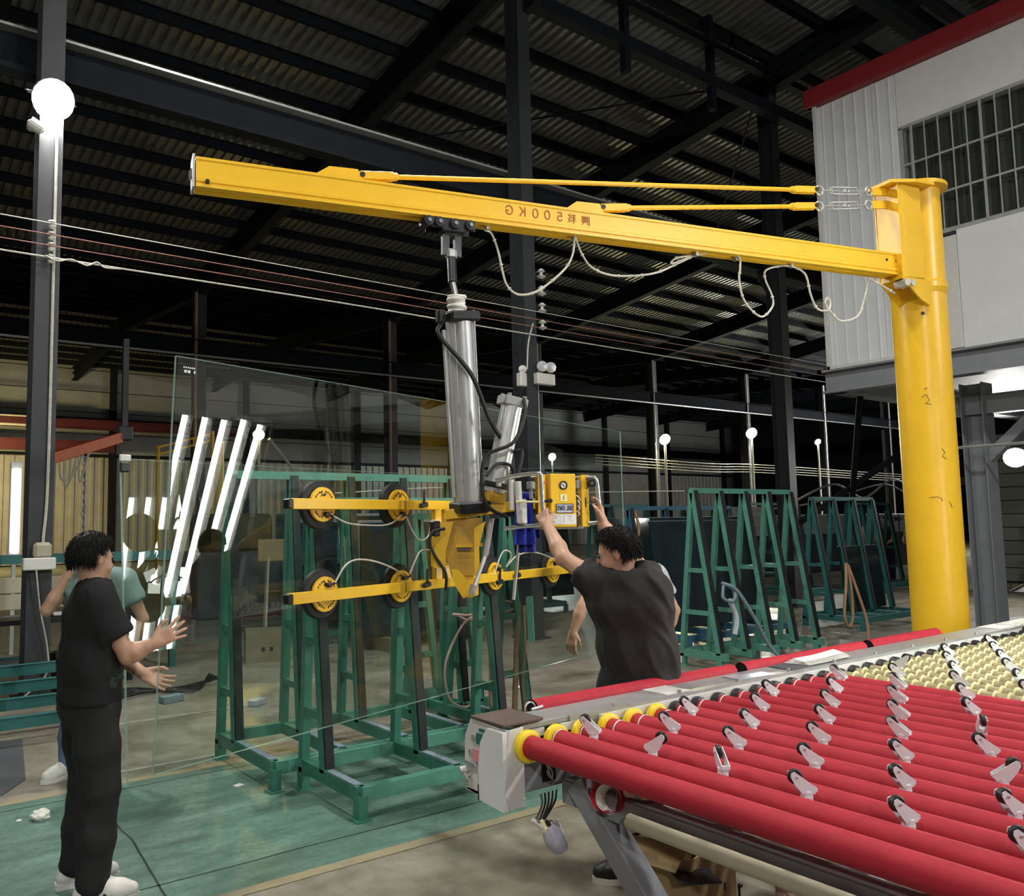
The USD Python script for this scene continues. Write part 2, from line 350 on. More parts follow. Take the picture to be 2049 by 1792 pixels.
for y0, z0, lb in ((9.52, 6.60, "dark crane runway beam along the near column row with a pale upper flange"), (23.25, 6.6, "dark crane runway beam along the far column row")):
    b = obj("crane_beam", [box((23, y0, z0 + .015), (74, .28, .03)), box((23, y0, z0 + .22), (74, .02, .42))], "roof_steel", label=lb, kind=ST, cat="beam")
    obj("top_flange", box((23, y0, z0 + .44), (74, .3, .03)), "steel_grey" if y0 < 10 else "roof_steel", b)
    obj("lower_rail", box((23, y0 - .14, z0 - .02), (74, .05, .05)), "steel_grey" if y0 > 10 else "roof_steel", b)

# back wall at y 40.3: sandwich panels above ribbed cladding
wb = obj("wall_back", box((23, 40.6, 4.6), (76, .1, 9.4)), "dark_grey", label="far end wall of pale horizontal panels over ribbed cladding", kind=ST)
wx = [-10 + 6.625 * k + 6.65 for k in range(-1, 10)]
for k in range(len(wx) - 1):
    for j in range(5):
        obj("panel", box(((wx[k] + wx[k + 1]) / 2, 40.45 + .004 * ((k * 3 + j) % 3), 5.02 + j + .48), (6.6, .1, .965), .012), "wall_panel", wb)
    xs, zs = rib_profile(wx[k] + .02, wx[k + 1] - .1, .42, .07)
    n = len(xs); v = np.vstack([np.c_[xs, 40.45 - zs, np.full(n, .05)], np.c_[xs, 40.45 - zs, np.full(n, 4.9)]])
    q = np.arange(n - 1); obj("ribbed_sheet", (v, np.vstack([np.c_[q, q + 1, q + n + 1], np.c_[q, q + n + 1, q + n]])), "cladding", wb)
for x in wx: obj("wall_post", box((x, 40.25, 4.6), (.28, .26, 9.2)), "roof_steel", wb)
obj("wall_girder", [box((23, 40.1, 6.45), (76, .2, .5)), box((23, 40.2, 4.98), (76, .1, .12))], "roof_steel", wb)
obj("wall_left", box((-13, 13, 5.5), (.2, 56, 11)), "wall_panel", label="left side wall of the hall, outside the picture", kind=ST)
obj("wall_right", box((60, 13, 5.5), (.2, 56, 11)), "roof_steel", label="distant dark right end wall of the hall", kind=ST)
obj("red_girder", [box((1.6, 38.9, 6.05), (28, .24, .05)), box((1.6, 38.9, 6.25), (28, .03, .4)), box((1.6, 38.9, 6.45), (28, .24, .05))], "red_beam", label="upper dull red girder crossing high in front of the left end of the back wall", cat="girder")
obj("red_girder", [box((-1.5, 38.2, 4.98), (22, .3, .05)), box((-1.5, 38.2, 5.2), (22, .03, .4)), box((-1.5, 38.2, 5.42), (22, .3, .05))], "red_beam", label="lower dull red girder just above the yellow lit cladding", cat="girder")
obj("cable_rail", [cyl((-12, 37.6, 5.95), (6.2, 37.6, 5.95), .05, n=6), cyl((-12, 37.4, 6.3), (6.2, 37.4, 6.3), .04, n=6)], "wire_pale", label="two pale rails running between the red girders at far left", cat="rail")

# ------------------------------------------------------------------ raised office building on the right
OX = 12.5
ob = obj("office_block", [box((OX + 4, -1.0, 3.98), (7.9, 15.6, .1)), box((OX + 4, -1.0, 8.3), (7.9, 15.6, .1)), box((OX + .25, -1, 6.1), (.05, 15.5, 4.1)), box((OX + 4, 6.75, 6.15), (7.6, .1, 4.3))], "facade_smooth",
         label="white raised site office with a red roof trim and a barred window", cat="office building", kind=ST)
def facade_panel(y1, y0, z0, z1, m, ribs):
    ms = [box((OX + .06, (y0 + y1) / 2, (z0 + z1) / 2), (.1, y1 - y0 - .004, z1 - z0), .006)]
    if ribs:
        n = int(round((y1 - y0) / .17))
        ms += [bar((OX + .006, y0 + (k + .5) * (y1 - y0) / n, z0 + .02), (OX + .006, y0 + (k + .5) * (y1 - y0) / n, z1 - .02), .022, .016, up=(1, 0, 0), ch=.004) for k in range(n)]
    obj("facade_panel", ms, m, ob)
facade_panel(6.9, 6.05, 4.02, 8.25, "facade", True); facade_panel(6.05, 5.70, 4.02, 8.25, "facade", True)
facade_panel(5.70, 5.28, 4.02, 5.66, "facade", True)
facade_panel(5.28, 5.02, 4.0, 5.6, "white_paint", False)
facade_panel(5.02, -2, 3.98, 5.66, "facade_smooth", False); facade_panel(-2, -8.6, 3.98, 5.66, "facade_smooth", False)
facade_panel(5.70, -2, 7.42, 8.25, "facade_smooth", False); facade_panel(-2, -8.6, 7.42, 8.25, "facade_smooth", False)
facade_panel(-2, -8.6, 5.66, 7.42, "facade_smooth", False)
obj("corner_trim", [box((OX, 6.92, 6.1), (.12, .05, 4.3)), box((OX - .01, 6.3, 4.0), (.1, 1.3, .05))], "white_paint", ob)
obj("roof_trim", [box((OX - .06, -.9, 8.4), (.16, 15.9, .3), .02), box((OX + 4, 6.98, 8.4), (8.2, .14, .3), .02)], "red_trim", ob, label="dark red roof edge trim")
wn = obj("window_1", [box((OX + .1, 1.85, 7.40), (.16, 7.7, .05)), box((OX + .1, 1.85, 5.69), (.16, 7.7, .06)), box((OX + .1, 5.67, 6.54), (.16, .06, 1.7)), box((OX + .1, -1.97, 6.54), (.16, .06, 1.7))], "window_bar", label="long barred office window with drawn curtains behind", kind=ST)
for k in range(42):
    yb = 5.52 - k * .18
    obj("window_bar", cyl((OX + .02, yb, 5.7), (OX + .02, yb, 7.38), .011 if k % 5 else .02, n=6), "window_bar", wn)
for zb in (6.25, 6.82): obj("cross_bar", box((OX + .02, 1.85, zb), (.014, 7.6, .03)), "window_bar", wn)
for k in range(4): obj("pane", box((OX + .13, 4.72 - k * 1.9, 6.54), (.006, 1.85, 1.66)), "window_glass", wn)
ys = np.linspace(5.6, -1.9, 260); xx = OX + .2 + .025 * np.sin(ys * 26 + 2 * np.sin(ys * 3)); n = 260
v = np.vstack([np.c_[xx, ys, np.full(n, 5.7)], np.c_[xx, ys, np.full(n, 7.4)]]); q = np.arange(n - 1)
obj("curtain", (v, np.vstack([np.c_[q, q + 1, q + n + 1], np.c_[q, q + n + 1, q + n]])), "curtain", wn)
obj("office_beam", [box((OX, -1, 3.95), (.26, 16, .03)), box((OX, -1, 3.78), (.03, 16, .34)), box((OX, -1, 3.62), (.26, 16, .03)), box((OX + 4, 6.85, 3.95), (8, .26, .03)), box((OX + 4, 6.85, 3.78), (8, .03, .34)), box((OX + 4, 6.85, 3.62), (8, .26, .03))], "grey_paint", label="grey steel edge beam carrying the white office", kind=ST, cat="beam")
for x0, y0, lb in ((13.6, 5.35, "grey steel post under the office beside the yellow pillar"), (13.6, -2.5, "grey steel post under the office, out of the picture"), (20.0, 6.2, "grey steel post at the far back corner under the office")):
    c = obj("office_post", hcol(x0, y0, 3.62, .36, .3), "grey_paint", label=lb, kind=ST, cat="post")
    obj("knee_brace", bar((x0, y0 - .1, 2.5), (x0, y0 - 1.2, 3.55), .14, .14), "grey_paint", c)
obj("office_brace", [bar((13.2, 6.85, 3.6), (16.5, 9.0, .9), .09, .09), bar((16.8, 6.85, 3.6), (13.4, 9.1, 1.0), .09, .09)], "roof_steel", label="crossed dark braces behind the yellow pillar under the office", cat="brace")
obj("under_beam", [box((13.6, -1, 3.3), (.2, 14, .28)), box((16.6, 1.5, 3.45), (6, .2, .2))], "grey_paint", label="lower grey beam under the office floor", kind=ST, cat="beam")
obj("cable_tray", cyl((13.1, 5.6, 2.66), (13.1, -4, 2.66), .025, n=6), "zinc", label="pale conduit under the office to the right of the pillar", cat="pipe")
pw = obj("plank_screen", box((21.4, 4.2, 1.8), (.06, 9, 3.3)), "dark_grey", label="grey boarded screen lit by the lamp under the office", cat="partition")
for j in range(11): obj("board", box((21.32, 4.2, .35 + j * .3), (.05, 8.9, .285), .008), "wall_panel", pw)
# ------------------------------------------------------------------ lamps and wires
LL = ["white floodlight high on the left steel column, the brightest lamp in view", "hall floodlight on a column behind the camera to the right", "hall floodlight on a column behind the camera to the left",
      "small amber floodlight glowing behind the lit glass stripes at left", "amber floodlight outside the picture on the left, lighting the ribbed cladding", "small white lamp on a thin pole just above the yellow control box", "yellowish round lamp in the distance, left of the two big far lamps",
      "white lamp on a pale pole in the distance, right of the yellowish lamp", "tiny dim lamp at far right of the distant lamp row, left of the yellow pillar", "bright lamp under the office at the right picture edge", "far floodlight outside the picture on the right, lighting the end wall"]
for i, (p, aim, r, rad, col) in enumerate(FLOODS):
    emit(f"flood_{i}", col, rad)
    p, d = A(p), nrm(A(aim) - A(p))
    t = thing("floodlight", LL[i], "floodlight", p)
    obj("housing", lathe([(r * .5, -.16), (r * .98, -.1), (r * 1.06, -.02), (r * 1.06, .0), (r * .99, .005)], p, d, 20), "grey_paint" if i else "white_paint", t)
    obj("lens", lathe([(r * .98, 0), (r * .9, .02), (r * .5, .045), (.001, .05)], p + d * .002, d, 20), f"flood_{i}", t)
    s = nrm(np.cross(d, zz))
    obj("bracket", [bar(p + s * r * 1.12 - d * .03, p + s * r * 1.12 - d * .2, .03, .008), bar(p - s * r * 1.12 - d * .03, p - s * r * 1.12 - d * .2, .03, .008), bar(p + s * r * 1.12 - d * .2, p - s * r * 1.12 - d * .2, .03, .01)], "zinc", t)
    if i in (3, 5, 6, 7, 8):
        obj("pole", cyl((p[0], p[1], p[2] - .1), (p[0], p[1], .0), .05 if i != 5 else .03, n=8), "wire_pale", t)
    if i == 0:
        obj("ballast", [box(p + A([-.16, .02, -.32]), (.16, .1, .1), .02), cyl(p + A([-.22, -.02, -.3]), p + A([-.1, -.02, -.36]), .06, n=12)], "white_paint", t)
    if i == 9: obj("arm", bar(p - d * .2, p + A([1.1, .55, .1]), .04, .04), "zinc", t)
HB = ["high bay lamp overhead to the right of the camera, above the frame", "high bay lamp overhead to the left of the camera, above the frame", "high bay lamp above the lifted glass, above the frame"]
for (p, r, rad), lb in zip(HIGH_BAYS, HB):
    if "high_bay" not in MATS: emit("high_bay", (1.0, .98, .94), rad)
    p = A(p); t = thing("high_bay_lamp", lb, "lamp", p)
    obj("reflector", lathe([(.08, .3), (.1, .28), (r * 1.15, .02), (r * 1.15, 0), (r * 1.08, .0), (.09, .26)], p, (0, 0, 1), 24), "steel_grey", t)
    obj("lens", lathe([(.001, .06), (r * .95, .05), (r * .95, .03), (.001, .03)], p, (0, 0, 1), 24), "high_bay", t); obj("rod", cyl(p + A([0, 0, .28]), (p[0], p[1], rz(p[1]) + .5), .012, n=6), "zinc", t)
def wire(name, pts, r, m, label, cat="wire", group=None, n=6, sm=6):
    return obj(name, tube(spline(pts, sm), r, n), m, smooth=50, label=label, cat=cat, group=group)
def conduit(pts, r, m, label): return wire("conduit", pts, r, m, label, "conduit")
conduit([(1.6, 9.03, 5.85), (1.6, 9.03, 4.4), (1.6, 9.03, 2.2), (1.57, 9.03, 1.55)], .016, "wire_pale", "pale conduit running down the left column from the floodlight")
sw = thing("switch_box", "pale domed switch box low on the left column", "switch box", (1.56, 9.02, 1.4))
obj("body", box((1.56, 8.99, 1.47), (.17, .1, .16), .03), "cream", sw); obj("tray", box((1.53, 8.98, 1.34), (.3, .1, .12), .01), "white_paint", sw)
wire("loose_wire", [(1.5, 8.93, 1.28), (1.55, 8.96, .9), (1.63, 8.98, .5), (1.62, 8.98, .25), (1.4, 8.95, .05)], .008, "wire_pale", "thin wire dangling from the switch box down the left column")
# insulated wires strung across at z ~5
ins = thing("insulator_rack", "stack of white insulators holding the wires on the left column", "insulators", (1.56, 8.99, 4.4))
for z in (4.80, 4.68, 4.565, 4.44):
    obj("insulator", lathe([(.02, -.05), (.035, -.03), (.02, -.015), (.02, .01), (.04, .02), (.025, .04)], (1.56, 8.97, z), (0, 0, 1), 12), "white_paint", ins)
for k, z in enumerate((4.80, 4.68, 4.565, 4.44)):
    m = ["wire_pale", "wire_red", "wire_red", "wire_pale"][k]
    w = ["highest of the four wires", "second highest of the four wires", "third highest of the four wires", "lowest and thickest of the four wires"][k]
    wire("power_line", [(-5.1, 8.94, z + .02), (1.5, 8.94, z), (4.8, 8.945, z - .01 + .005 * k), (8.1, 8.95, z - .02), (14.8, 8.96, z - .05), (21.3, 9.0, z - .05)], .0065 if k < 3 else .0105, m, f"{w} strung between the columns at left")
wire("frayed_lashing", [(1.5, 8.93, 4.45), (1.62, 8.92, 4.41), (1.75, 8.93, 4.45), (1.9, 8.92, 4.41), (2.0, 8.92, 4.46), (2.08, 8.93, 4.42), (2.25, 8.94, 4.435)], .009, "wire_pale", "frayed white lashing where the lowest wire leaves the left column", "lashing")
for k in range(4): wire("far_line", [(24, 23.0, 4.25 - k * .12), (31, 23.0, 4.1 - k * .12), (35, 23, 4.15 - k * .12), (46, 23.0, 4.0 - k * .12), (58, 23, 3.9 - k * .12)], .02, "wire_pale", "one of four pale wires strung level behind the distant lamps", group="distant strung wires", n=4)
wire("white_cable", [(19.5, 12, 2.05), (21.5, 12, 2.55), (23, 12, 2.2), (25, 12.2, 2.75), (26.0, 12.2, 2.5), (26.6, 12.1, 1.9), (27.3, 12, 1.6)], .03, "wire_pale", "white cable looping above the dark racks beside the yellow pillar", "cable", n=5)
wire("white_cable", [(17.5, 12, 1.85), (20, 12, 2.0), (22.5, 12.1, 2.35), (24.6, 12.2, 2.6), (26, 12.2, 2.3)], .025, "wire_pale", "lower white cable crossing under the looping one beside the yellow pillar", "cable", n=5)
wire("line_wire", [(3.3, 6.2, 1.95), (5.5, 7.5, 2.08), (7.9, 8.95, 2.1), (8.05, 6.3, 2.02)], .006, "wire_pale", "thin pale wire running to the green rack right of the operator", n=5)
def emergency(loc, label, two):
    t = thing("emergency_light", label, "emergency light", loc); x, y, z = loc
    if two:
        obj("box", box((x, y, z), (.36, .1, .17), .012), "white_paint", t)
        for s in (-.07, .1): obj("spot", lathe([(.03, -.03), (.085, .02), (.08, .05), (.001, .055)], (x + s, y - .02, z + .18), (-.5, -.85, 0), 14), "chrome", t)
    else:
        obj("box", box((x, y, z), (.13, .1, .2), .012), "white_paint", t)
        obj("spot", lathe([(.03, -.03), (.06, .02), (.001, .05)], (x, y - .02, z + .15), (-.5, -.85, 0), 14), "white_paint", t)
emergency((8.36, 8.98, 3.78), "white twin spot emergency light on the column behind the cylinders", True)
emergency((7.93, 9.0, 3.74), "small white single spot lamp on the left side of the same column", False)
wire("lamp_lead", [(8.03, 8.99, 3.9), (8.06, 8.98, 4.3), (8.16, 8.98, 4.6)], .012, "wire_pale", "thin pale lead above the single spot lamp on the column behind the cylinders")
i2 = thing("insulator_string", "vertical string of four white insulators on the column behind the cylinders", "insulators", (8.33, 9.0, 4.6))
for k in range(4): obj("insulator", lathe([(.02, -.08), (.07, -.05), (.02, -.02), (.02, .01), (.06, .03), (.02, .07)], (8.33, 8.96, 4.6 + .26 * k), (0, 0, 1), 12), "white_paint", i2)

# ------------------------------------------------------------------ slewing jib crane
jc = thing("jib_crane", "yellow pillar jib crane with a long boom and two tie rods", "crane", (6.90, 3.07, 0))
PX, PY, PR = 6.90, 3.07, .194
obj("pillar", lathe([(PR + .004, 0), (PR, .02), (PR, 4.22), (PR, 4.26)], (PX, PY, 0), (0, 0, 1), 56), "yellow", jc, smooth=40)
obj("base_plate", [lathe([(.42, 0), (.42, .03)], (PX, PY, 0), (0, 0, 1), 32)] + [ext([(0, 0), (.2, 0), (0, .35)], .016, (PX + math.cos(a) * (PR - .005), PY + math.sin(a) * (PR - .005), .03), (math.cos(a), math.sin(a), 0), (0, 0, 1)) for a in np.arange(8) * PI / 4], "yellow", jc)
obj("top_cap", lathe([(PR + .01, 4.26), (PR + .055, 4.27), (PR + .055, 4.3), (PR * .8, 4.31), (.001, 4.315)], (PX, PY, 0), (0, 0, 1), 48), "yellow", jc, smooth=30)
BL = A([1.472, 4.326, 0]); E = A([.971, -.24, 0]); E /= np.linalg.norm(E); N_ = A([E[1], -E[0], 0])
def BP(s, z, off=0.0): return BL + E * s + N_ * off + zz * z
# slewing head: housing plates beside the pillar
s0 = 5.235
obj("slew_housing", [bar(BP(5.2, 3.5), BP(5.2, 4.24), .03, .2, up=N_, ch=.004), bar(BP(5.32, 3.5), BP(5.32, 4.25), .2, .22, up=N_, ch=.01), bar(BP(5.26, 3.5, .1), BP(5.26, 4.22, .1), .16, .012, up=N_), bar(BP(5.26, 3.5, -.1), BP(5.26, 4.22, -.1), .16, .012, up=N_)], "yellow", jc)
obj("head_plate", ext([(5.12, -.1), (5.3, -.17), (5.5, -.17), (5.5, .17), (5.3, .17), (5.12, .1)], .025, BP(0, 4.235), E, np.cross(zz, E)), "yellow", jc)
obj("lower_bearing", [lathe([(PR + .002, 3.42), (PR + .012, 3.46), (PR + .012, 3.50), (PR + .002, 3.52)], (PX, PY, 0), (0, 0, 1), 40), ext([(5.17, 3.5), (5.45, 3.5), (5.45, 3.3), (5.36, 3.34)], .014, BP(0, 0, .09), E, zz), ext([(5.17, 3.5), (5.45, 3.5), (5.45, 3.3), (5.36, 3.34)], .014, BP(0, 0, -.1), E, zz), bar(BP(5.17, 3.5), BP(5.5, 3.5), .2, .02)], "yellow", jc)
obj("bearing_roller", [cyl(BP(5.21, 3.46, .02), BP(5.21, 3.46, .12), .03, n=14), cyl(BP(5.27, 3.46, .02), BP(5.27, 3.46, .12), .025, n=14)], "wire_pale", jc)
# boom: hollow profile with grooves and an open bottom slot
hw = .05
sec = [(-hw - .01, 0), (-.012, 0), (-.012, .02), (.012, .02), (.012, 0), (hw + .01, 0), (hw + .01, .018), (hw + .002, .022), (hw + .002, .027), (hw + .01, .031), (hw + .01, .05), (hw, .056), (hw, .15), (hw + .005, .155), (hw + .005, .17), (-hw - .005, .17), (-hw - .005, .155), (-hw, .15), (-hw, .056), (-hw - .01, .05), (-hw - .01, .031), (-hw - .002, .027), (-hw - .002, .022), (-hw - .01, .018)]
obj("boom", ext(sec, 5.25, BP(0, 3.53), np.cross(zz, E), zz), "yellow", jc)
obj("end_cap", [bar(BP(-.012, 3.525), BP(-.012, 3.71), .125, .012, up=E), box(BP(-.02, 3.62), (.01, .06, .05))], "zinc", jc, label="bare metal end cap of the boom")
obj("stop_bolt", cyl(BP(.06, 3.56, .05), BP(.06, 3.56, .075), .012, n=8), "black", jc)
for s in (5.09, 5.19): obj("bolt_hole", cyl(BP(s, 3.64, .048), BP(s, 3.64, .053), .011, n=12), "black", jc)
obj("grease_hole", cyl(A([PX, PY, 3.25]) + nrm(A([-.85, -.5, 0])) * (PR - .004), A([PX, PY, 3.25]) + nrm(A([-.85, -.5, 0])) * (PR + .003), .013, n=12), "black", jc)
def lug(s):
    obj("lug", ext([(s - .1, 3.695), (s + .0, 3.765), (s + .17, 3.77), (s + .2, 3.74), (s + .2, 3.695)], .016, BP(0, 0, .008), E, zz), "yellow", jc)
def tie(sa, za, sb, zb, tb):
    a, b = BP(sa, za), BP(sb, zb); d = nrm(b - a); up = nrm(np.cross(np.cross(d, zz), d))
    for o, e in ((a, 1), (b, -1)):
        obj("clevis", [bar(o - d * e * .01 + N_ * q, o + d * e * .2 + N_ * q, .012, .05, ch=.004) for q in (.016, -.016)] + [bar(o + d * e * .1, o + d * e * .235, .045, .046, ch=.012)], "yellow", jc)
        obj("pin", cyl(o + N_ * .03, o - N_ * .03, .016, n=12), "black", jc)
    obj("tie_bar", cyl(a + d * .2, b - d * .2, .0155, n=14), "yellow", jc, smooth=40)
    c = BP(*tb); dd = nrm(c - b); L = np.linalg.norm(c - b); u2 = nrm(np.cross(N_, dd))
    ms = [torus(b + dd * .05, N_, .035, .008, 14, 6), torus(c - dd * .05, N_, .035, .008, 14, 6)]
    ms += [bar(b + dd * .17 + u2 * q, c - dd * .17 + u2 * q, .012, .01) for q in (.026, -.026)]
    ms += [bar(b + dd * .17 - u2 * .03, b + dd * .17 + u2 * .03, .016, .02), bar(c - dd * .17 - u2 * .03, c - dd * .17 + u2 * .03, .016, .02), cyl(b + dd * .08, b + dd * .26, .008, n=8), cyl(c - dd * .26, c - dd * .08, .008, n=8), box((b + c) / 2, (.03, .03, .03), .006)]
    obj("turnbuckle", ms, "zinc", jc, smooth=35)
    obj("anchor_eye", bar(c - dd * .02, c + dd * .2, .016, .06), "yellow", jc)
lug(.75); lug(2.4)
tie(.95, 3.742, 4.46, 4.121, (5.06, 4.19)); tie(2.6, 3.752, 4.45, 3.997, (5.05, 4.083))
# mirrored lettering as the photograph shows it
FACE = .0515
def glyph(text, s, z, h, m="letter_red", bold=False):
    tm = meshkit.text_mesh(text, h, .002, bold); w = tm.bounds[1][0]
    return place(tm, BP(s, z, FACE + .001), -E, zz)
def strokes(lines, s, z, h, w):
    return [bar(BP(s - x0 * h, z + y0 * h, FACE), BP(s - x1 * h, z + y1 * h, FACE), .002, w) for x0, y0, x1, y1 in lines]
for ch, u in (("G", 1.925), ("K", 2.015), ("0", 2.105), ("0", 2.19), ("5", 2.28)): obj("stencil_letter", glyph(ch, u, 3.604, .06), "letter_red", jc)
EC = [(.05, .82, .95, .82), (.05, .82, .05, -.05), (.2, .7, .45, .7), (.2, .7, .2, .4), (.45, .7, .45, .4), (.2, .55, .45, .55), (.2, .4, .45, .4), (.5, .7, .9, .7), (.55, .6, .85, .6), (.55, .6, .55, .3), (.85, .6, .85, .3), (.7, .7, .7, .2), (.1, .3, .95, .3), (.35, .2, .15, 0), (.6, .2, .95, 0)]
ZAI = [(.05, .8, .5, .8), (.27, .95, .27, .3), (.05, .6, .7, .6), (.1, .45, .5, .45), (.05, .25, .55, .25), (.3, .45, .3, -.05), (.6, .95, .8, .2), (.8, .2, .98, .05), (.65, .75, .9, .75), (.55, .1, .9, .45), (.8, .9, .9, .8)]
for c_, u in ((EC, 2.475), (ZAI, 2.375)): obj("stencil_letter", strokes(c_, u, 3.602, .065, .0042), "letter_red", jc)

# scuffs on the pillar
def on_pillar(a, z): 
    d = A([math.cos(a), math.sin(a), 0]); return A([PX, PY, z]) + d * (PR + .0012)
camdir = math.atan2(-PY, -PX)
sc = []
for a, z, pts in ((-.12, 2.6, [(0, 0), (.03, .02), (.05, -.03), (.02, -.05), (.06, -.06)]), (.45, 2.2, [(0, 0), (.02, -.03), (.0, -.06), (.03, -.08)]), (-.1, 1.83, [(0, 0), (.05, .005), (.08, -.005), (.085, -.03)]), (.6, 1.8, [(0, 0), (.02, -.05)]), (-.02, 2.66, [(0, 0), (.02, .01)])):
    sc.append(tube([on_pillar(camdir + a + x / PR, z + y) for x, y in pts], .002, 5))
obj("scuff", sc, "ink", jc)

# festoon cable under the boom (points along the boom, height)
FP = [(1.747, 3.506), (1.8, 3.49), (1.847, 3.388), (1.88, 3.25), (1.91, 3.17), (1.98, 3.122), (2.08, 3.135), (2.18, 3.2), (2.3, 3.31), (2.36, 3.41), (2.383, 3.515), (2.443, 3.418), (2.535, 3.344), (2.706, 3.31), (2.963, 3.334), (3.213, 3.445), (3.342, 3.511), (3.15, 3.432), (3.2, 3.48), (3.385, 3.523), (3.558, 3.559), (3.69, 3.53), (3.705, 3.45), (3.69, 3.368), (3.714, 3.243), (3.797, 3.16), (3.929, 3.127), (4.035, 3.215), (4.03, 3.30), (3.98, 3.40), (3.985, 3.47), (4.089, 3.51), (4.193, 3.515), (4.298, 3.46), (4.335, 3.314), (4.376, 3.224), (4.44, 3.2), (4.53, 3.22), (4.557, 3.277), (4.525, 3.31), (4.488, 3.26), (4.566, 3.202), (4.685, 3.154), (4.838, 3.204), (4.901, 3.363), (4.936, 3.482), (5.0, 3.46), (5.2, 3.40)]
fp = [BP(s, z, .03 * math.sin(s * 9)) for s, z in FP]
fc = thing("festoon_cable", "translucent spiral-wrapped cable slung in loops under the yellow boom", "cable", BP(2.4, 3.4))
obj("hose", tube(spline(fp, 6), .0075, 6), "wire_pale", fc, smooth=50)
sp = spline(fp, 6); dist = np.r_[0, np.cumsum(np.linalg.norm(np.diff(sp, axis=0), axis=1))]
obj("bead", [torus(A([np.interp(q, dist, sp[:, k]) for k in range(3)]), A([np.interp(q + .01, dist, sp[:, k]) for k in range(3)]) - A([np.interp(q, dist, sp[:, k]) for k in range(3)]), .008, .005, 8, 5) for q in np.arange(.1, dist[-1], .16)], "white_paint", fc, kind="stuff")
for s in (1.76, 2.385, 3.35, 3.69, 4.19): obj("hanger", [torus(BP(s, 3.515), E, .014, .004, 10, 5), bar(BP(s, 3.52, -.02), BP(s, 3.52, .02), .02, .02)], "zinc", fc)
# ------------------------------------------------------------------ vacuum lifter hanging from the boom
G1 = A([1.21, 3.95, 0]); GD = nrm([.959, .283, 0]); GN = A([GD[1], -GD[0], 0])
def GP(s, z, off=0.0): return G1 + GD * s + GN * off + zz * z
tr = thing("beam_trolley", "black four wheeled trolley running along the underside of the boom", "trolley", BP(1.5, 3.5))
obj("body", [bar(BP(1.37, 3.5, q), BP(1.66, 3.5, q), .012, .07, ch=.003) for q in (.05, -.05)] + [bar(BP(1.44, 3.465), BP(1.6, 3.465), .11, .03, ch=.006), bar(BP(1.32, 3.5), BP(1.37, 3.5), .07, .05, ch=.01)], "black", tr)
for s in (1.35, 1.42, 1.52, 1.62):
    obj("wheel", lathe([(.03, -.012), (.034, 0), (.03, .012), (.001, .013)], BP(s, 3.497, .062), N_, 16), "black", tr)
    obj("axle_nut", cyl(BP(s, 3.497, .07), BP(s, 3.497, .085), .013, n=6), "chrome", tr)
vl = thing("vacuum_lifter", "yellow vacuum glass lifter with suction cups, lift cylinders and control box", "vacuum lifter", (3.0, 3.95, 1.75))
T0 = BP(1.52, 3.45)                             # hanging point
R1 = A([2.90, 3.885, 3.02]); C0 = A([2.951, 3.885, 2.9]); C1 = A([3.031, 3.933, 1.80])
ax = nrm(C1 - C0)
obj("fork", [bar(T0 + E * q, T0 + E * q + A([-.01, -.01, -.14]), .02, .05) for q in (.04, -.04)] + [bar(T0 + E * .05, T0 - E * .05, .05, .016)], "dark_grey", vl)
obj("rod_eye", [cyl(T0 + A([-.01, 0, -.1]), T0 + A([-.012, -.01, -.17]), .026, n=12), lathe([(.02, 0), (.036, .01), (.036, .05), (.02, .06)], T0 + A([-.01, -.01, -.16]), (0, 0, 1), 14)], "zinc", vl)
Q0 = T0 + A([-.012, -.012, -.14]); Q1 = Q0 + (R1 - Q0) * .62
obj("rod_sleeve", cyl(Q0, Q1, .029, n=18), "black", vl, smooth=40)
obj("piston_rod", cyl(Q1, C0, .019, n=18), "chrome", vl, smooth=40)
obj("rope_wrap", [torus(R1 + A([.02, .0, .02]) + ax * (k * .0105 + .0) + A([.006 * math.sin(k * 2.1), 0, 0]), ax + A([.15 * math.sin(k * 1.7), .1 * math.cos(k * 2.3), 0]), .044 + .005 * math.sin(k * 1.3), .012, 16, 6) for k in range(13)], "paper", vl, smooth=50)
sx = nrm(np.cross(ax, N_)); sx = sx if sx @ E > 0 else -sx; sy = np.cross(ax, sx)
prof = []
for k in range(64):
    a = k * 2 * PI / 64; rr = .082 + .006 * math.cos(4 * a) - (.012 if k % 16 in (7, 8) else 0) ; prof.append((rr * math.cos(a), rr * math.sin(a) * .9))
obj("lift_cylinder", ext(prof, float(np.linalg.norm(C1 - C0)), C0, sx, sy), "aluminium", vl, smooth=30)
for a in (-2.9, -1.75, -.25, .9):
    o = sx * .09 * math.cos(a) + sy * .085 * math.sin(a); obj("tie_bolt", cyl(C0 + o - ax * .05, C1 + o, .0075, n=8), "chrome", vl, smooth=50)
obj("cylinder_head", [bar(C0 - ax * .045, C0 + ax * .015, .19, .18, up=sy, ch=.012), bar(C0 - sx * .13 - ax * .06, C0 - sx * .13 + ax * .02, .05, .06, up=sy, ch=.01)], "black", vl)
obj("cylinder_foot", [bar(C1 - ax * .02, C1 + ax * .05, .2, .19, up=sy, ch=.012)], "black", vl)
obj("guide_pipe", cyl(C0 - sx * .115 + ax * .06, C1 - sx * .1 - ax * .05, .012, n=8), "aluminium", vl)
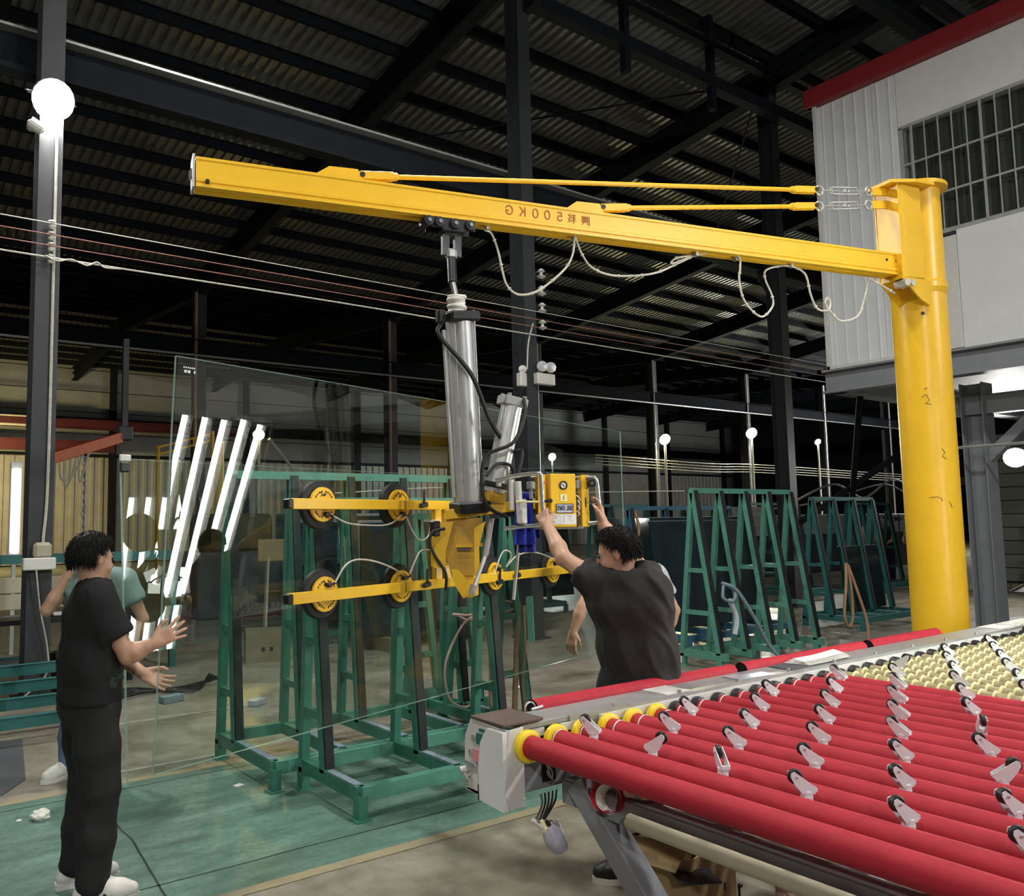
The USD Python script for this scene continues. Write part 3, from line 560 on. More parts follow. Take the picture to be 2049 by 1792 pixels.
# second, tilting reservoir cylinder
D0, D1 = A([3.215, 3.74, 2.40]), A([3.13, 3.82, 1.87]); dx = nrm(D1 - D0); du = nrm(np.cross(dx, N_)); dv = np.cross(dx, du)
prof = [(.062 * math.cos(a) * (1 + .1 * (abs(math.cos(4 * a)) > .93)), .062 * math.sin(a) * (1 + .1 * (abs(math.cos(4 * a)) > .93))) for a in np.arange(48) * 2 * PI / 48]
obj("reservoir", ext(prof, float(np.linalg.norm(D1 - D0)), D0, du, dv), "aluminium", vl, smooth=30)
obj("reservoir_cap", [bar(D0 - dx * .035, D0 + dx * .02, .15, .13, up=dv, ch=.006)] + [cyl(D0 + du * a + dv * b - dx * .05, D0 + du * a + dv * b, .012, n=8) for a in (-.05, .05) for b in (-.05, .05)], "steel_grey", vl)
obj("reservoir_strap", lathe([(.066, 0), (.07, .005), (.07, .03), (.066, .035)], D1 - dx * .06, dx, 24), "rubber", vl)
obj("strap_buckle", box(D1 - dx * .045 - A([.03, .06, 0]), (.03, .03, .03), .006), "zinc", vl)
obj("reservoir_foot", [bar(D1 - dx * .005, D1 + dx * .06, .11, .11, up=dv, ch=.006)], "yellow_dirty", vl)
def hose(pts, r, m="rubber", nm="hose"): obj(nm, tube(spline(pts, 7), r, 8), m, vl, smooth=60)
hose([C0 - sx * .13 + ax * .02, C0 - sx * .15 + A([0, -.02, -.1]), C0 + A([-.03, -.13, -.35]), C0 + A([.1, -.14, -.62]), C0 + A([.25, -.14, -.78]), D0 + A([-.02, -.1, -.3]), D0 + A([-.06, -.1, -.44])], .013)
hose([D0 + A([.03, -.07, .02]), D0 + A([-.0, -.11, -.08]), D0 + A([-.1, -.12, -.25]), D1 + A([-.14, -.1, .2]), D1 + A([-.17, -.1, .0]), D1 + A([-.13, -.12, -.1]), D1 + A([-.02, -.14, -.15])], .011)
hose([D1 + A([-.14, -.1, .09]), D1 + A([-.06, -.11, .16]), D1 + A([.05, -.11, .14]), D1 + A([.06, -.08, .02])], .01)
# yellow carrier bracket
KN = nrm(A([-.62, -.78, 0])); KX = A([-KN[1], KN[0], 0]); KX = KX if KX @ rh > 0 else -KX
K0 = A([3.01, 3.985, 1.5])
def KP(x, z, o=0.0): return K0 + KX * x + KN * o + zz * (z - 1.5)
obj("carrier_box", ext([(-.12, 1.72), (.12, 1.72), (.1, 1.6), (.085, 1.5), (.085, 1.38), (-.07, 1.38), (-.1, 1.5), (-.12, 1.58)], .09, KP(0, 0, -.06), KX, zz), "yellow_dirty", vl)
obj("carrier_plate", [ext([(-.17, 1.69), (-.05, 1.7), (-.1, 1.52), (-.1, 1.43), (-.17, 1.43)], .014, KP(0, 0, .05), KX, zz), ext([(.07, 1.66), (.14, 1.7), (.1, 1.55), (.1, 1.38), (.07, 1.38)], .014, KP(0, 0, .05), KX, zz), bar(KP(-.04, 1.555, .04), KP(.06, 1.555, .04), .02, .016), bar(KP(-.16, 1.56, .0), KP(.12, 1.56, .0), .05, .02)], "yellow", vl)
obj("carrier_slot", bar(KP(-.03, 1.535, .055), KP(.05, 1.535, .055), .012, .012), "dark_grey", vl)
obj("lower_fork", [ext([(-.07, 1.42), (-.03, 1.42), (.05, 1.32), (.05, 1.265), (.0, 1.25), (-.05, 1.33)], .014, KP(0, 0, .06), KX, zz), ext([(.0, 1.42), (.04, 1.42), (.09, 1.32), (.09, 1.265), (.05, 1.25), (.01, 1.33)], .014, KP(.0, 0, .0), KX, zz), cyl(KP(.045, 1.285, .10), KP(.045, 1.285, -.03), .03, n=16)], "yellow", vl)
obj("fork_pin", cyl(KP(.05, 1.285, .12), KP(.05, 1.285, .14), .016, n=12), "chrome", vl)
obj("tilt_ram", [cyl(A([3.13, 3.845, 1.74]), A([3.10, 3.88, 1.5]), .018, n=12), cyl(A([3.10, 3.88, 1.5]), KP(.06, 1.30, .1), .013, n=12), cyl(KP(.065, 1.33, .1), KP(.05, 1.28, .1), .02, n=12)], "zinc", vl)
hose([KP(-.1, 1.66, .08), KP(-.17, 1.64, .1), KP(-.19, 1.58, .1), KP(-.16, 1.5, .1), KP(-.1, 1.4, .1), KP(-.1, 1.3, .08)], .009)
obj("valve_block", box(KP(-.16, 1.66, .06), (.05, .05, .09), .006), "black", vl)
obj("arm_beam", [bar((2.915, 4.02, 1.74), (3.33, 3.66, 1.80), .055, .06, ch=.004)], "yellow", vl)
obj("arm_underplate", bar((3.12, 3.86, 1.728), (3.33, 3.68, 1.755), .05, .03), "black", vl)
# cup frame in front of the glass
OF = .118
def beam(s0, z0, s1, z1, w=.058, m="yellow", nm="cup_beam"): return obj(nm, bar(GP(s0, z0, OF), GP(s1, z1, OF), w, w, ch=.003), m, vl)
beam(.69, 1.806, 2.28, 1.806); beam(.69, 1.306, 3.98, 1.306)
for s, z in ((.69, 1.806), (.69, 1.306), (3.98, 1.306)): obj("beam_plug", bar(GP(s - .03 if s < 1 else s, z, OF), GP(s if s < 1 else s + .03, z, OF), .054, .054, ch=.006), "black", vl)
for s in (1.94, 2.04): beam(s, 1.33, s, 1.80, .05, nm="frame_upright")
obj("frame_plate", bar(GP(1.95, 1.42, OF + .03), GP(1.95, 1.7, OF + .03), .012, .2, up=GD), "yellow", vl)
obj("frame_mount", [bar(GP(2.04, 1.55, OF), KP(0, 1.55, -.05), .16, .2), bar(GP(2.28, 1.806, OF), KP(.0, 1.72, -.05), .05, .05)], "yellow_dirty", vl)
CUPS = [(.985, 1.806, 1), (1.64, 1.806, 1), (1.0, 1.306, 1), (1.655, 1.306, 1), (2.69, 1.306, 1), (3.5, 1.306, 0)]
for k, (s, z, ring) in enumerate(CUPS):
    c = GP(s, z, 0)
    cp = obj("suction_cup", lathe([(.135, .004), (.14, .012), (.137, .03), (.12, .042), (.07, .045), (.07, .05), (.001, .05)], c, GN, 40), "rubber", vl, smooth=35)
    obj("rubber_lip", torus(c + GN * .03, GN, .128, .011, 40, 6), "rubber", cp, smooth=60)
    obj("cup_disc", lathe([(.096, .048), (.099, .052), (.097, .066), (.001, .067)], c, GN, 36), "yellow", cp, smooth=30)
    obj("neck", cyl(c + GN * .06, c + GN * OF, .03, n=12), "zinc", cp)
    ms = []; rr = np.random.RandomState(k + 11)
    for q in range(9):                                             # worn dark print around the disc
        for sg in (1, -1):
            a = (PI / 2 + (q - 4) * .24) * sg; R_ = .074; p = c + GD * R_ * math.cos(a) + zz * R_ * math.sin(a) + GN * .0675
            if q == 4: continue
            for w in range(2):
                d = nrm(GD * rr.randn() * .8 + zz * rr.randn()); ms.append(bar(p - d * .0065 + GD * .003 * w, p + d * .0065 + GD * .003 * w, .0035, .0022, up=GN))
        if q < 6:
            p = c + GD * (.01 * rr.randn()) + zz * (.058 + .006 * rr.randn()) + GN * .0675; d = nrm(GD * rr.randn() + zz * rr.randn()); ms.append(bar(p - d * .01, p + d * .01, .004, .0025, up=GN))
    obj("disc_print", ms, "ink", cp, kind="stuff")
    obj("hose_nipple", [box(c + zz * (.05 if z < 1.5 else -.055) + GD * .01 + GN * .08, (.03, .03, .025), .005), cyl(c + zz * (.05 if z < 1.5 else -.055) + GD * .02 + GN * .08, c + zz * (.06 if z < 1.5 else -.07) + GD * .05 + GN * .09, .007, n=8)], "black", cp)
def vac(pts): obj("vacuum_line", tube(spline([GP(*p) for p in pts], 7), .0055, 6), "wire_pale", vl, smooth=60)
vac([(1.03, 1.74, .1), (1.12, 1.70, .12), (1.3, 1.685, .12), (1.48, 1.69, .12), (1.62, 1.745, .1)])
vac([(1.66, 1.74, .1), (1.7, 1.64, .12), (1.76, 1.585, .13), (1.84, 1.61, .13), (1.87, 1.7, .13), (1.93, 1.71, .13)])
vac([(1.04, 1.37, .1), (1.1, 1.46, .12), (1.2, 1.49, .12), (1.36, 1.47, .12), (1.52, 1.42, .12), (1.6, 1.385, .1)])
vac([(1.69, 1.38, .1), (1.72, 1.46, .12), (1.78, 1.52, .12), (1.88, 1.52, .12)])
vac([(2.5, 1.33, .18), (2.56, 1.43, .18), (2.66, 1.49, .16), (2.75, 1.46, .16), (2.74, 1.37, .12)])
vac([(2.74, 1.37, .12), (2.85, 1.45, .15), (3.1, 1.46, .15), (3.48, 1.38, .12)])
for s, z in ((1.77, 1.82), (1.79, 1.325), (2.6, 1.29), (2.83, 1.32)):
    obj("clamp_lever", [bar(GP(s, z, OF + .04), GP(s - .01, z + .085, OF + .05), .014, .016, ch=.004), bar(GP(s - .05, z - .02, OF + .045), GP(s + .02, z - .01, OF + .05), .022, .03, ch=.006)], "black", vl)
for s in (1.595,):
    for z in (1.806, 1.306): obj("sleeve_joint", bar(GP(s, z - .03, OF + .0305), GP(s, z + .03, OF + .0305), .002, .003, up=GN), "ink", vl)
obj("vent_rod", [cyl((3.33, 3.80, 1.79), (3.43, 4.02, 1.21), .011, n=8)], "white_paint", vl)
# control box and handles
BN = nrm(A([-.3, -.95, 0])); BX = A([-BN[1], BN[0], 0]); BX = BX if BX @ rh > 0 else -BX
B0 = A([3.285, 3.40, 1.81])
def CP(x, z, o=0.0): return B0 + BX * x + zz * z + BN * o
cb = obj("control_box", bar(CP(0, -.15, -.055), CP(0, .15, -.055), .16, .11, up=BN, ch=.005), "yellow", vl)
obj("vacuum_gauge", [torus(CP(0, .085, .004), BN, .021, .0045, 28, 6), bar(CP(-.008, .093, .006), CP(.008, .077, .006), .003, .002, up=BN)], "ink", cb)
obj("gauge_face", lathe([(.02, 0), (.02, .003), (.001, .003)], CP(0, .085, .001), BN, 24), "paper", cb)
obj("hazard_sticker", bar(CP(0, -.005, .0015), CP(0, .035, .0015), .04, .002, up=BN), "cream_ring", cb)
obj("bolt_sign", [bar(CP(.004, .028, .003), CP(-.004, .014, .003), .003, .001, up=BN), bar(CP(-.004, .014, .003), CP(.004, .012, .003), .003, .001, up=BN), bar(CP(.004, .012, .003), CP(-.002, .0, .003), .003, .001, up=BN)], "ink", cb)
obj("name_plate", bar(CP(.005, -.07, .0015), CP(.005, -.02, .0015), .102, .003, up=BN), "label_grey", cb)
obj("plate_frame", [bar(CP(-.047, q, .004), CP(.057, q, .004), .003, .002, up=BN) for q in (-.07, -.02)] + [bar(CP(q, -.07, .004), CP(q, -.02, .004), .003, .002, up=BN) for q in (-.047, .057)], "ink", cb)
tm = meshkit.text_mesh("BRL GWS", .022, .001, True); w = tm.bounds[1][0]
tm.apply_scale([.094 / w, 1.15, 1])
obj("plate_lettering", place(tm, CP(.052, -.056, .0045), -BX, zz), "ink", cb, label="mirrored dark lettering on the grey plate")
obj("instruction_sheet", bar(CP(.0, -.135, .001), CP(.0, -.077, .001), .148, .002, up=BN), "paper", cb)
obj("sheet_print", [bar(CP(x0, z, .0025), CP(x1, z, .0025), .0015, .001, up=BN) for x0, x1, z in ((-.055, -.025, -.085), (-.06, -.045, -.095), (-.03, -.015, -.095), (.02, .05, -.086), (.025, .05, -.092), (.02, .04, -.103), (.03, .055, -.112))] + [bar(CP(0, -.13, .0025), CP(0, -.08, .0025), .001, .001, up=BN), bar(CP(-.062, -.128, .0025), CP(-.062, -.115, .0025), .004, .001, up=BN)], "strap_grey", cb)
for x in (-.125, .145):
    sp_ = obj("side_plate", bar(CP(x, -.15, -.02), CP(x, .145, -.02), .046, .012, up=BN, ch=.002), "yellow", vl)
    obj("side_return", bar(CP(x, -.15, -.06), CP(x, .145, -.06), .008, .08, up=BN), "yellow_dirty", vl)
obj("red_button", cyl(CP(-.115, .1, -.01), CP(-.115, .1, -.002), .009, n=14), "orange_red", vl)
obj("plate_slot", bar(CP(.146, -.04, -.012), CP(.146, .015, -.012), .006, .002, up=BN), "ink", vl)
obj("push_knob", [cyl(CP(.16, .095, -.0), CP(.19, .095, -.01), .02, n=16), torus(CP(.152, .095, -.008), BX, .026, .003, 18, 5)], "black", vl)
for z in (.135, -.155): obj("cross_rod", cyl(CP(-.16, z, -.08), CP(.16, z, -.08), .007, n=8), "zinc", vl)
obj("valve_unit", [box(CP(.105, .09, -.05), (.045, .06, .05), .006), box(CP(-.185, .085, -.03), (.04, .04, .045), .006), cyl(CP(-.185, .06, -.03), CP(-.185, .01, -.03), .011, n=10), bar(CP(.1, -.14, -.07), CP(.1, .0, -.07), .05, .045)], "grey_paint", vl)
obj("wire_bundle", [tube(spline([CP(.09 + .012 * math.sin(k), .03 - .03 * k, -.02), CP(.1, .015 - .03 * k, -.005), CP(.105 + .01 * math.cos(k), .0 - .03 * k, -.02)], 4), .004, 5) for k in range(4)], "white_paint", vl)
obj("air_cylinder", [cyl(CP(-.245, -.12, -.05), CP(-.255, .11, -.05), .02, n=14), cyl(CP(-.285, -.05, -.07), CP(-.285, .12, -.07), .016, n=12), box(CP(-.235, -.06, -.05), (.05, .05, .14), .008)], "white_paint", vl, smooth=40)
def handle(pts, r=.0125): obj("handle", tube(spline([CP(*p) for p in pts], 6), r, 12), "chrome", vl, smooth=60)
handle([(-.35, .12, -.14), (-.25, .142, -.06), (-.165, .15, .02), (-.15, .135, .03), (-.148, .05, .032), (-.145, -.05, .034), (-.145, -.12, .034), (-.16, -.135, .02), (-.24, -.145, -.06), (-.31, -.155, -.12)])
handle([(.16, .13, -.02), (.19, .13, .0), (.205, .11, .01), (.212, .0, .015), (.22, -.1, .018), (.205, -.125, .01), (.165, -.13, -.02)])
obj("knob_lever", [cyl(CP(-.14, -.005, .03), CP(-.1, -.002, .034), .008, n=8), lathe([(.008, -.01), (.013, 0), (.008, .01)], CP(-.097, -.002, .034), BX, 10), bar(CP(.165, -.005, .0), CP(.2, .0, .01), .012, .014, ch=.004)], "black", vl)
obj("brass_screw", cyl(CP(-.29, -.005, .0), CP(-.17, -.008, .03), .006, n=8), "cream_ring", vl)

# glass sheets
gl = obj("glass_sheet", ext([(-.033, .56), (4.93, .56), (4.917, 2.525), (.06, 2.525)], .012, GP(0, 0, .0), GD, zz), "glass",
         label="large clear glass sheet held upright by the yellow vacuum lifter", cat="glass sheet")
obj("polished_edge", [bar(GP(-.033, .56, -.006), GP(.06, 2.525, -.006), .0025, .0125, up=GN), bar(GP(.06, 2.525, -.006), GP(4.917, 2.525, -.006), .0125, .0025), bar(GP(4.93, .56, -.006), GP(4.917, 2.525, -.006), .0025, .0125, up=GN), bar(GP(-.033, .56, -.006), GP(4.93, .56, -.006), .0125, .0025)], "glass_edge", gl)
mk = [bar(GP(.10 + k * .012, 2.475, .0015), GP(.108 + k * .012, 2.475, .0015), .008, .001, up=GN) for k in range(6)] + [bar(GP(a, 2.455, .0015), GP(b, 2.455, .0015), .014, .001, up=GN) for a, b in ((.105, .12), (.125, .14), (.16, .17))]
obj("etched_mark", mk, "paper", gl, label="tiny white etched mark in the upper left corner")
az, ti = .246, .08
N2 = A([math.sin(az) * math.cos(ti), -math.cos(az) * math.cos(ti), math.sin(ti)]); X2 = nrm(np.cross(zz, -N2)); X2 = X2 if X2[0] > 0 else -X2; Y2 = np.cross(N2, X2) * (1 if np.cross(N2, X2)[2] > 0 else -1)
def G2(x, z): # point on the second plane with world x and height z
    y = (-4.37 - N2[0] * x - N2[2] * z) / N2[1]; return A([x, y, z])
o2 = G2(1.315, .26); w2, h2 = 2.5, 1.84
g2 = obj("glass_sheet", ext([(0, 0), (w2, 0), (w2, h2), (0, h2)], .01, o2, X2, Y2), "glass", label="second smaller glass sheet leaning on the green rack behind the lifted one", cat="glass sheet")
obj("polished_edge", [bar(o2, o2 + Y2 * h2, .012, .004, up=N2), bar(o2 + Y2 * h2, o2 + Y2 * h2 + X2 * w2, .0105, .0025)], "glass_edge", g2)
ck = thing("corner_clip", "white and black corner clip on the top left of the second glass sheet", "clip", o2 + Y2 * h2)
obj("white_pad", box(o2 + Y2 * (h2 + .005) + X2 * .025 + N2 * .01, (.07, .02, .04), .005, Rz(14)), "white_paint", ck); obj("black_jaw", box(o2 + Y2 * (h2 - .05) + X2 * .02 + N2 * .012, (.06, .022, .06), .008, Rz(14)), "black", ck)
for k, (x, z, rot) in enumerate(((1.46, 1.41, 20), (1.48, 1.33, -5))):
    p = G2(x, z) + N2 * .006; a = math.radians(rot); d = X2 * math.cos(a) + Y2 * math.sin(a)
    obj("paper_label", bar(p - d * .04, p + d * .04, .06, .002, up=N2), "paper", label=["upper of two small paper labels stuck on the second glass sheet", "lower of two small paper labels stuck on the second glass sheet"][k], cat="label")
# inspection light board standing across the conveyor, outside the frame (its tubes show as reflections)
lb = thing("inspection_light", "slanted inspection light board with five white tubes across the conveyor, seen only as reflections", "light", (6.0, .6, .9))
TU = [((5.701, .444, 2.96), (5.653, .022, 1.2)), ((5.791, .654, 2.929), (5.722, .19, .93)), ((5.877, .854, 2.897), (5.812, .34, .93)), ((5.962, 1.061, 2.894), (5.877, .5, .93)), ((6.039, 1.233, 2.834), (5.948, .66, .96))]
for a, b in TU:
    a, b = A(a), A(b); obj("light_tube", cyl(a, b, .034, n=12), "led_tube", lb); w = A([.06, 0.02, 0]); obj("tube_batten", bar(a + w, b + w, .05, .07), "white_paint", lb)
obj("board_rail", [bar(A(TU[0][0]) + A([.1, -.1, .05]), A(TU[4][0]) + A([.1, .1, .05]), .05, .06), bar(A([5.72, -.2, .97]), A([6.06, .8, .97]), .05, .06)], "grey_paint", lb)
obj("board_leg", [bar((5.76, -.2, 0), (5.76, -.2, .98), .06, .06), bar((6.14, .9, .98), (6.16, 1.32, 2.9), .06, .06), bar((5.76, -.2, .98), (5.8, .38, 3.0), .06, .06)], "grey_paint", lb)
# folded blue cloth over the left handle
def drape(c, n, x, wtop, h0, h1, seed, thick=.02):
    U, V = 14, 18; rows = []
    for j in range(V):
        t = j / (V - 1); w = wtop * (1 + .35 * t)
        fr = [c + x * ((i / (U - 1) - .5) * w) + zz * (h0 + (h1 - h0) * t) + n * (.018 * math.sin(i * 1.1 + seed + t) + thick) for i in range(U)]
        bk = [p - n * thick * 1.7 for p in fr[::-1]]; rows.append(A(fr + bk))
    return sweep(rows)
bc = thing("blue_cloth", "bright blue cloth hanging over the left handle of the control box", "cloth", (3.12, 3.55, 1.8))
obj("fold", drape(A([3.115, 3.545, 1.81]), nrm([-.6, -.8, 0]), nrm([.8, -.6, 0]), .095, .03, -.245, .2, .014), "cloth_blue", bc, smooth=60)
obj("tail", drape(A([3.15, 3.565, 1.81]), nrm([-.6, -.8, 0]), nrm([.8, -.6, 0]), .075, -.02, -.29, 1.7, .012), "cloth_blue", bc, smooth=60)
obj("over_fold", bar((3.08, 3.575, 1.84), (3.15, 3.52, 1.845), .05, .03, ch=.012), "cloth_blue", bc)
obj("back_tail", drape(CP(-.135, 0, -.1), BN, BX, .04, -.15, -.21, 1.0, .01), "cloth_blue", bc, smooth=60)
# ------------------------------------------------------------------ roller conveyor
cv = thing("roller_conveyor", "long glass conveyor with red rollers, small swivel casters and a grey side rail", "conveyor", (2.1, 2.45, 0))
XE = 8.4
obj("side_rail", [box(((2.12 + XE) / 2, 2.525, .918), (XE - 2.12, .15, .024), .004), box(((2.12 + XE) / 2 + .12, 2.447, .905), (XE - 2.36, .012, .05))], "steel_grey", cv)
obj("front_lip", [box((2.17, 2.443, .893), (.1, .012, .028)), box((2.36, 2.443, .893), (.1, .012, .028)), box(((2.52 + XE) / 2, 2.44, .897), (XE - 2.52, .012, .034))], "white_paint", cv)
obj("bearing_wall", box(((2.12 + XE) / 2, 2.475, .80), (XE - 2.12, .012, .19)), "black", cv)
obj("lower_beam", [box(((2.06 + XE) / 2, 2.535, .725), (XE - 2.06, .14, .11), .004)], "grey_paint", cv)
obj("white_filler", [box((2.17, 2.455, .80), (.13, .03, .035), .004), box((2.4, 2.452, .875), (.045, .03, .05), .003)], "white_paint", cv)
obj("cable_hole", [box((2.26, 2.462, .73), (.07, .004, .07)), box((2.4, 2.452, .877), (.014, .034, .03))], "black", cv)
obj("hole_wires", [tube(spline([(2.24 + .01 * k, 2.456, .765), (2.25 + .015 * math.sin(k * 2), 2.448, .73), (2.27, 2.455, .70)], 4), .0025, 4) for k in range(4)], "wire_pale", cv)
for k in range(9): obj("rail_stud", cyl((2.62 + .42 * k, 2.452, .925), (2.62 + .42 * k, 2.452, .945), .009, n=8), "zinc", cv)
for x, w in ((3.04, .16), (6.5, .3)): obj("rail_patch", box((x, 2.525, .932), (w, .14, .003)), "white_paint", cv)
# end hood
hood = [(2.445, .93), (2.63, .93), (2.665, .80), (2.665, .67), (2.46, .655)]
obj("end_hood", [ext([(2.425, .925), (2.64, .935), (2.68, .86), (2.685, .76), (2.675, .66), (2.43, .635)], .012, (2.02, 0, 0), (0, 1, 0), (0, 0, 1)), ext([(2.0, .70), (2.03, .925), (2.10, .93), (2.10, .64), (2.03, .64)], .008, (0, 2.43, 0), (1, 0, 0), (0, 0, 1)), box((2.07, 2.56, .66), (.1, .24, .01))], "white_paint", cv)
obj("hood_bend", ext([(2.425, .635), (2.425, .92), (2.52, .92), (2.56, .86), (2.575, .76), (2.57, .645)], .02, (2.0, 0, 0), (0, 1, 0), (0, 0, 1)), "facade_smooth", cv)
obj("hood_cover", [box((2.11, 2.53, .942), (.2, .2, .012), .003)], "brown", cv)
for y, z in ((2.615, .865), (2.635, .805)): obj("button", cyl((2.021, y, z), (2.009, y + .002, z), .013, n=14), "zinc", cv)
obj("pink_sticker", box((2.0165, 2.60, .80), (.004, .05, .045), 0, Rz(0)), "pink_tag", cv)
obj("torn_sticker", [box((2.0165, 2.585, .865), (.004, .035, .04)), box((2.017, 2.56, .90), (.004, .05, .01))], "teal", cv)
obj("hood_hinge", [box((2.012, 2.635, .765), (.014, .07, .014), .003), cyl((2.005, 2.66, .74), (1.985, 2.67, .735), .018, n=12), cyl((2.01, 2.635, .73), (1.99, 2.638, .722), .016, n=12), box((2.012, 2.655, .70), (.01, .03, .04), .003)], "chrome", cv)
obj("hood_gap", box((2.018, 2.592, .665), (.006, .012, .06)), "black", cv)
# rollers
pitch_, x0 = .145, 2.11
rng = random.Random(4)
for i in range(15):
    x = x0 + pitch_ * i
    r = obj("roller", lathe([(.018, 2.455), (.018, 2.425), (.0405, 2.424), (.0425, 2.415), (.0425, -.32), (.03, -.33), (.018, -.33), (.018, -.36)], (x, 0, .86), (0, 1, 0), 28), "red_roller", cv, smooth=40)
    if i < 6: obj("yellow_collar", lathe([(.043, 2.392), (.056, 2.394), (.06, 2.40), (.06, 2.418), (.056, 2.424), (.043, 2.426)], (x, 0, .86), (0, 1, 0), 28), "collar", r, smooth=50)
    else: obj("black_collar", [lathe([(.043, 2.40), (.05, 2.402), (.05, 2.43), (.03, 2.432)], (x, 0, .86), (0, 1, 0), 18)], "black", r)
    if i != 0: obj("white_ring", torus((x, 2.35 if i in (3, 4, 5) else 2.385, .86), (0, 1, 0), .0415, .004, 24, 5), "white_paint", r)
nr = 0
for i in range(15, 44):
    x = x0 + pitch_ * i
    r = obj("roller", lathe([(.018, 2.455), (.018, 2.425), (.031, 2.424), (.033, 2.415), (.033, .2), (.018, .19)], (x, 0, .862), (0, 1, 0), 14), "rope_beige", cv, smooth=40)
    obj("black_collar", lathe([(.03, 2.40), (.045, 2.402), (.045, 2.43), (.03, 2.432)], (x, 0, .862), (0, 1, 0), 12), "black", r)
    ys = [2.36 - .058 * k - .029 * (i % 2) for k in range(22)]
    rest = []
    for y in ys:
        m = torus((x, y, .862), (.06 * math.sin(i * 3 + y * 40), 1, 0), .0375, .006, 14, 5)
        if nr < 285 and i < 27: obj("rope_ring", m, "cream_ring", r); nr += 1
        else: rest.append(m)
    if rest: obj("rope_rings", rest, "cream_ring", r, kind="stuff")
# swivel casters between the rollers
def caster(x, y, ang):
    d = A([math.cos(ang), math.sin(ang), 0]); s = A([-d[1], d[0], 0]); o = A([x, y, 0])
    c = obj("caster", [lathe([(.006, .80), (.006, .868), (.0165, .87), (.0175, .885), (.0165, .888), (.0165, .9), (.014, .903)], o, (0, 0, 1), 14)] +
        [ext([(-.017, .893), (.016, .893), (.04, .925), (.049, .942), (.047, .953), (.037, .957), (-.026, .912), (-.026, .902)], .0028, o + s * q, d, zz) for q in (.0125, -.0125)] + [bar(o - d * .018 + zz * .9, o + d * .014 + zz * .9, .026, .01), bar(o - d * .0255 + zz * .902, o - d * .0255 + zz * .912, .026, .003, up=d)], "facade", cv)
    obj("caster_wheel", lathe([(.018, -.008), (.0215, -.005), (.0215, .005), (.018, .008), (.001, .0082)], o + d * .033 + zz * .942 + s * .0015, s, 18), "black", c, smooth=40)
    obj("axle", cyl(o + d * .033 + zz * .942 - s * .0145, o + d * .033 + zz * .942 + s * .0175, .004, n=8), "zinc", c)
for j in range(17):
    x = 2.33 + .29 * j
    if j > 14: continue
    for k in range(9):
        y = 2.01 + .28 - .285 * k - (.14 if j % 2 else 0)
        if y > 2.33 or y < .1 or (j == 0 and k == 0): continue
        a = math.radians(148 + rng.uniform(-14, 14))
        if rng.random() < .22: a += rng.choice([-1.6, -1.0, 1.2, 2.6])
        caster(x, y, a)
caster(2.335, 2.29, 1.9)
# red bumper tubes behind the rail
for a, b in ((2.34, 3.68), (3.76, 4.93), (5.0, 5.86)):
    t = obj("bumper_tube", tube([(a, 2.64, .925), (b, 2.64, .925)], .038, 20, cap=False), "red_roller", cv, smooth=50)
    for q in (a + .012, b - .012): obj("tube_mouth", cyl((q - .008, 2.64, .925), (q + .008, 2.64, .925), .034, n=16), "black", t)
obj("bumper_hook", [torus((2.31, 2.62, .93), (0, 1, 0), .03, .004, 12, 5), cyl((2.3, 2.6, .935), (2.36, 2.6, .94), .006, n=6)], "zinc", cv)
# under frame
obj("cross_beam", [bar((2.34, 2.44, .655), (2.34, -.6, .655), .075, .09, ch=.004)], "grey_paint", cv)
obj("pale_pipe", tube([(2.26, 2.06, .655), (2.26, -.6, .655)], .026, 16), "cream", cv, smooth=50)
obj("slanted_leg", [bar((2.335, 2.36, .70), (2.335, 1.80, .13), .085, .1, up=(1, 0, 0), ch=.004)], "grey_paint", cv)
obj("frame_leg", [bar((2.335, 1.2, 0), (2.335, 1.2, .62), .09, .09, ch=.004), bar((2.335, 1.85, .1), (2.335, 1.2, .1), .08, .06), bar((7.8, 2.4, 0), (7.8, 2.4, .68), .09, .09), bar((7.8, -.2, 0), (7.8, -.2, .68), .09, .09), bar((5.2, 2.5, 0), (5.2, 2.5, .68), .09, .09), bar((2.335, 1.95, 0), (2.335, 1.95, .16), .09, .09)], "grey_paint", cv)
obj("near_rail", box(((2.12 + XE) / 2, -.42, .88), (XE - 2.12, .14, .12)), "steel_grey", cv)
obj("caster_rail", [bar((2.33 + .29 * j, 2.44, .795), (2.33 + .29 * j, -.35, .795), .03, .02) for j in range(15)], "zinc", cv)
# things resting on and under the conveyor
pn = thing("paper_sheets", "sheaf of white and grey paper lying on the conveyor side rail", "papers", (4.25, 2.52, .933))
obj("sheet", box((4.12, 2.525, .934), (.42, .13, .003), 0, Rz(2)), "dark_grey", pn)
for k in range(4):
    xs = np.linspace(-.2, .2, 12); v = np.vstack([np.c_[4.28 + xs, np.full(12, 2.46 + .01 * k), .938 + .004 * k + .03 * np.clip(xs + .02 * k, 0, 1) ** 1], np.c_[4.25 + xs + .03 * k, np.full(12, 2.59), .938 + .004 * k + .055 * np.clip(xs, 0, 1)]])
    q = np.arange(11); obj("sheet", (v, np.vstack([np.c_[q, q + 1, q + 13], np.c_[q, q + 13, q + 12]])), "paper", pn)
obj("torn_film", box((3.62, 2.5, .933), (.26, .09, .004), 0, Rz(-6)), "plastic_film", label="scrap of clear film on the rail left of the papers", cat="film scrap")
obj("paper_sheet", box((7.0, 2.52, .934), (.8, .13, .008), 0, Rz(1)), "paper", label="pale sheets on the rail at the right edge of the picture", cat="papers")
hb = thing("hanging_bundle", "bundle of connectors and film dangling by wires under the conveyor end", "bundle", (2.12, 2.36, .62))
obj("wires", [tube(spline([(2.16 + .02 * k, 2.4, .68), (2.15 + .016 * k, 2.385, .645), (2.10 + .014 * k + .01 * math.sin(k), 2.37, .60)], 4), .004, 5) for k in range(5)], "black", hb)
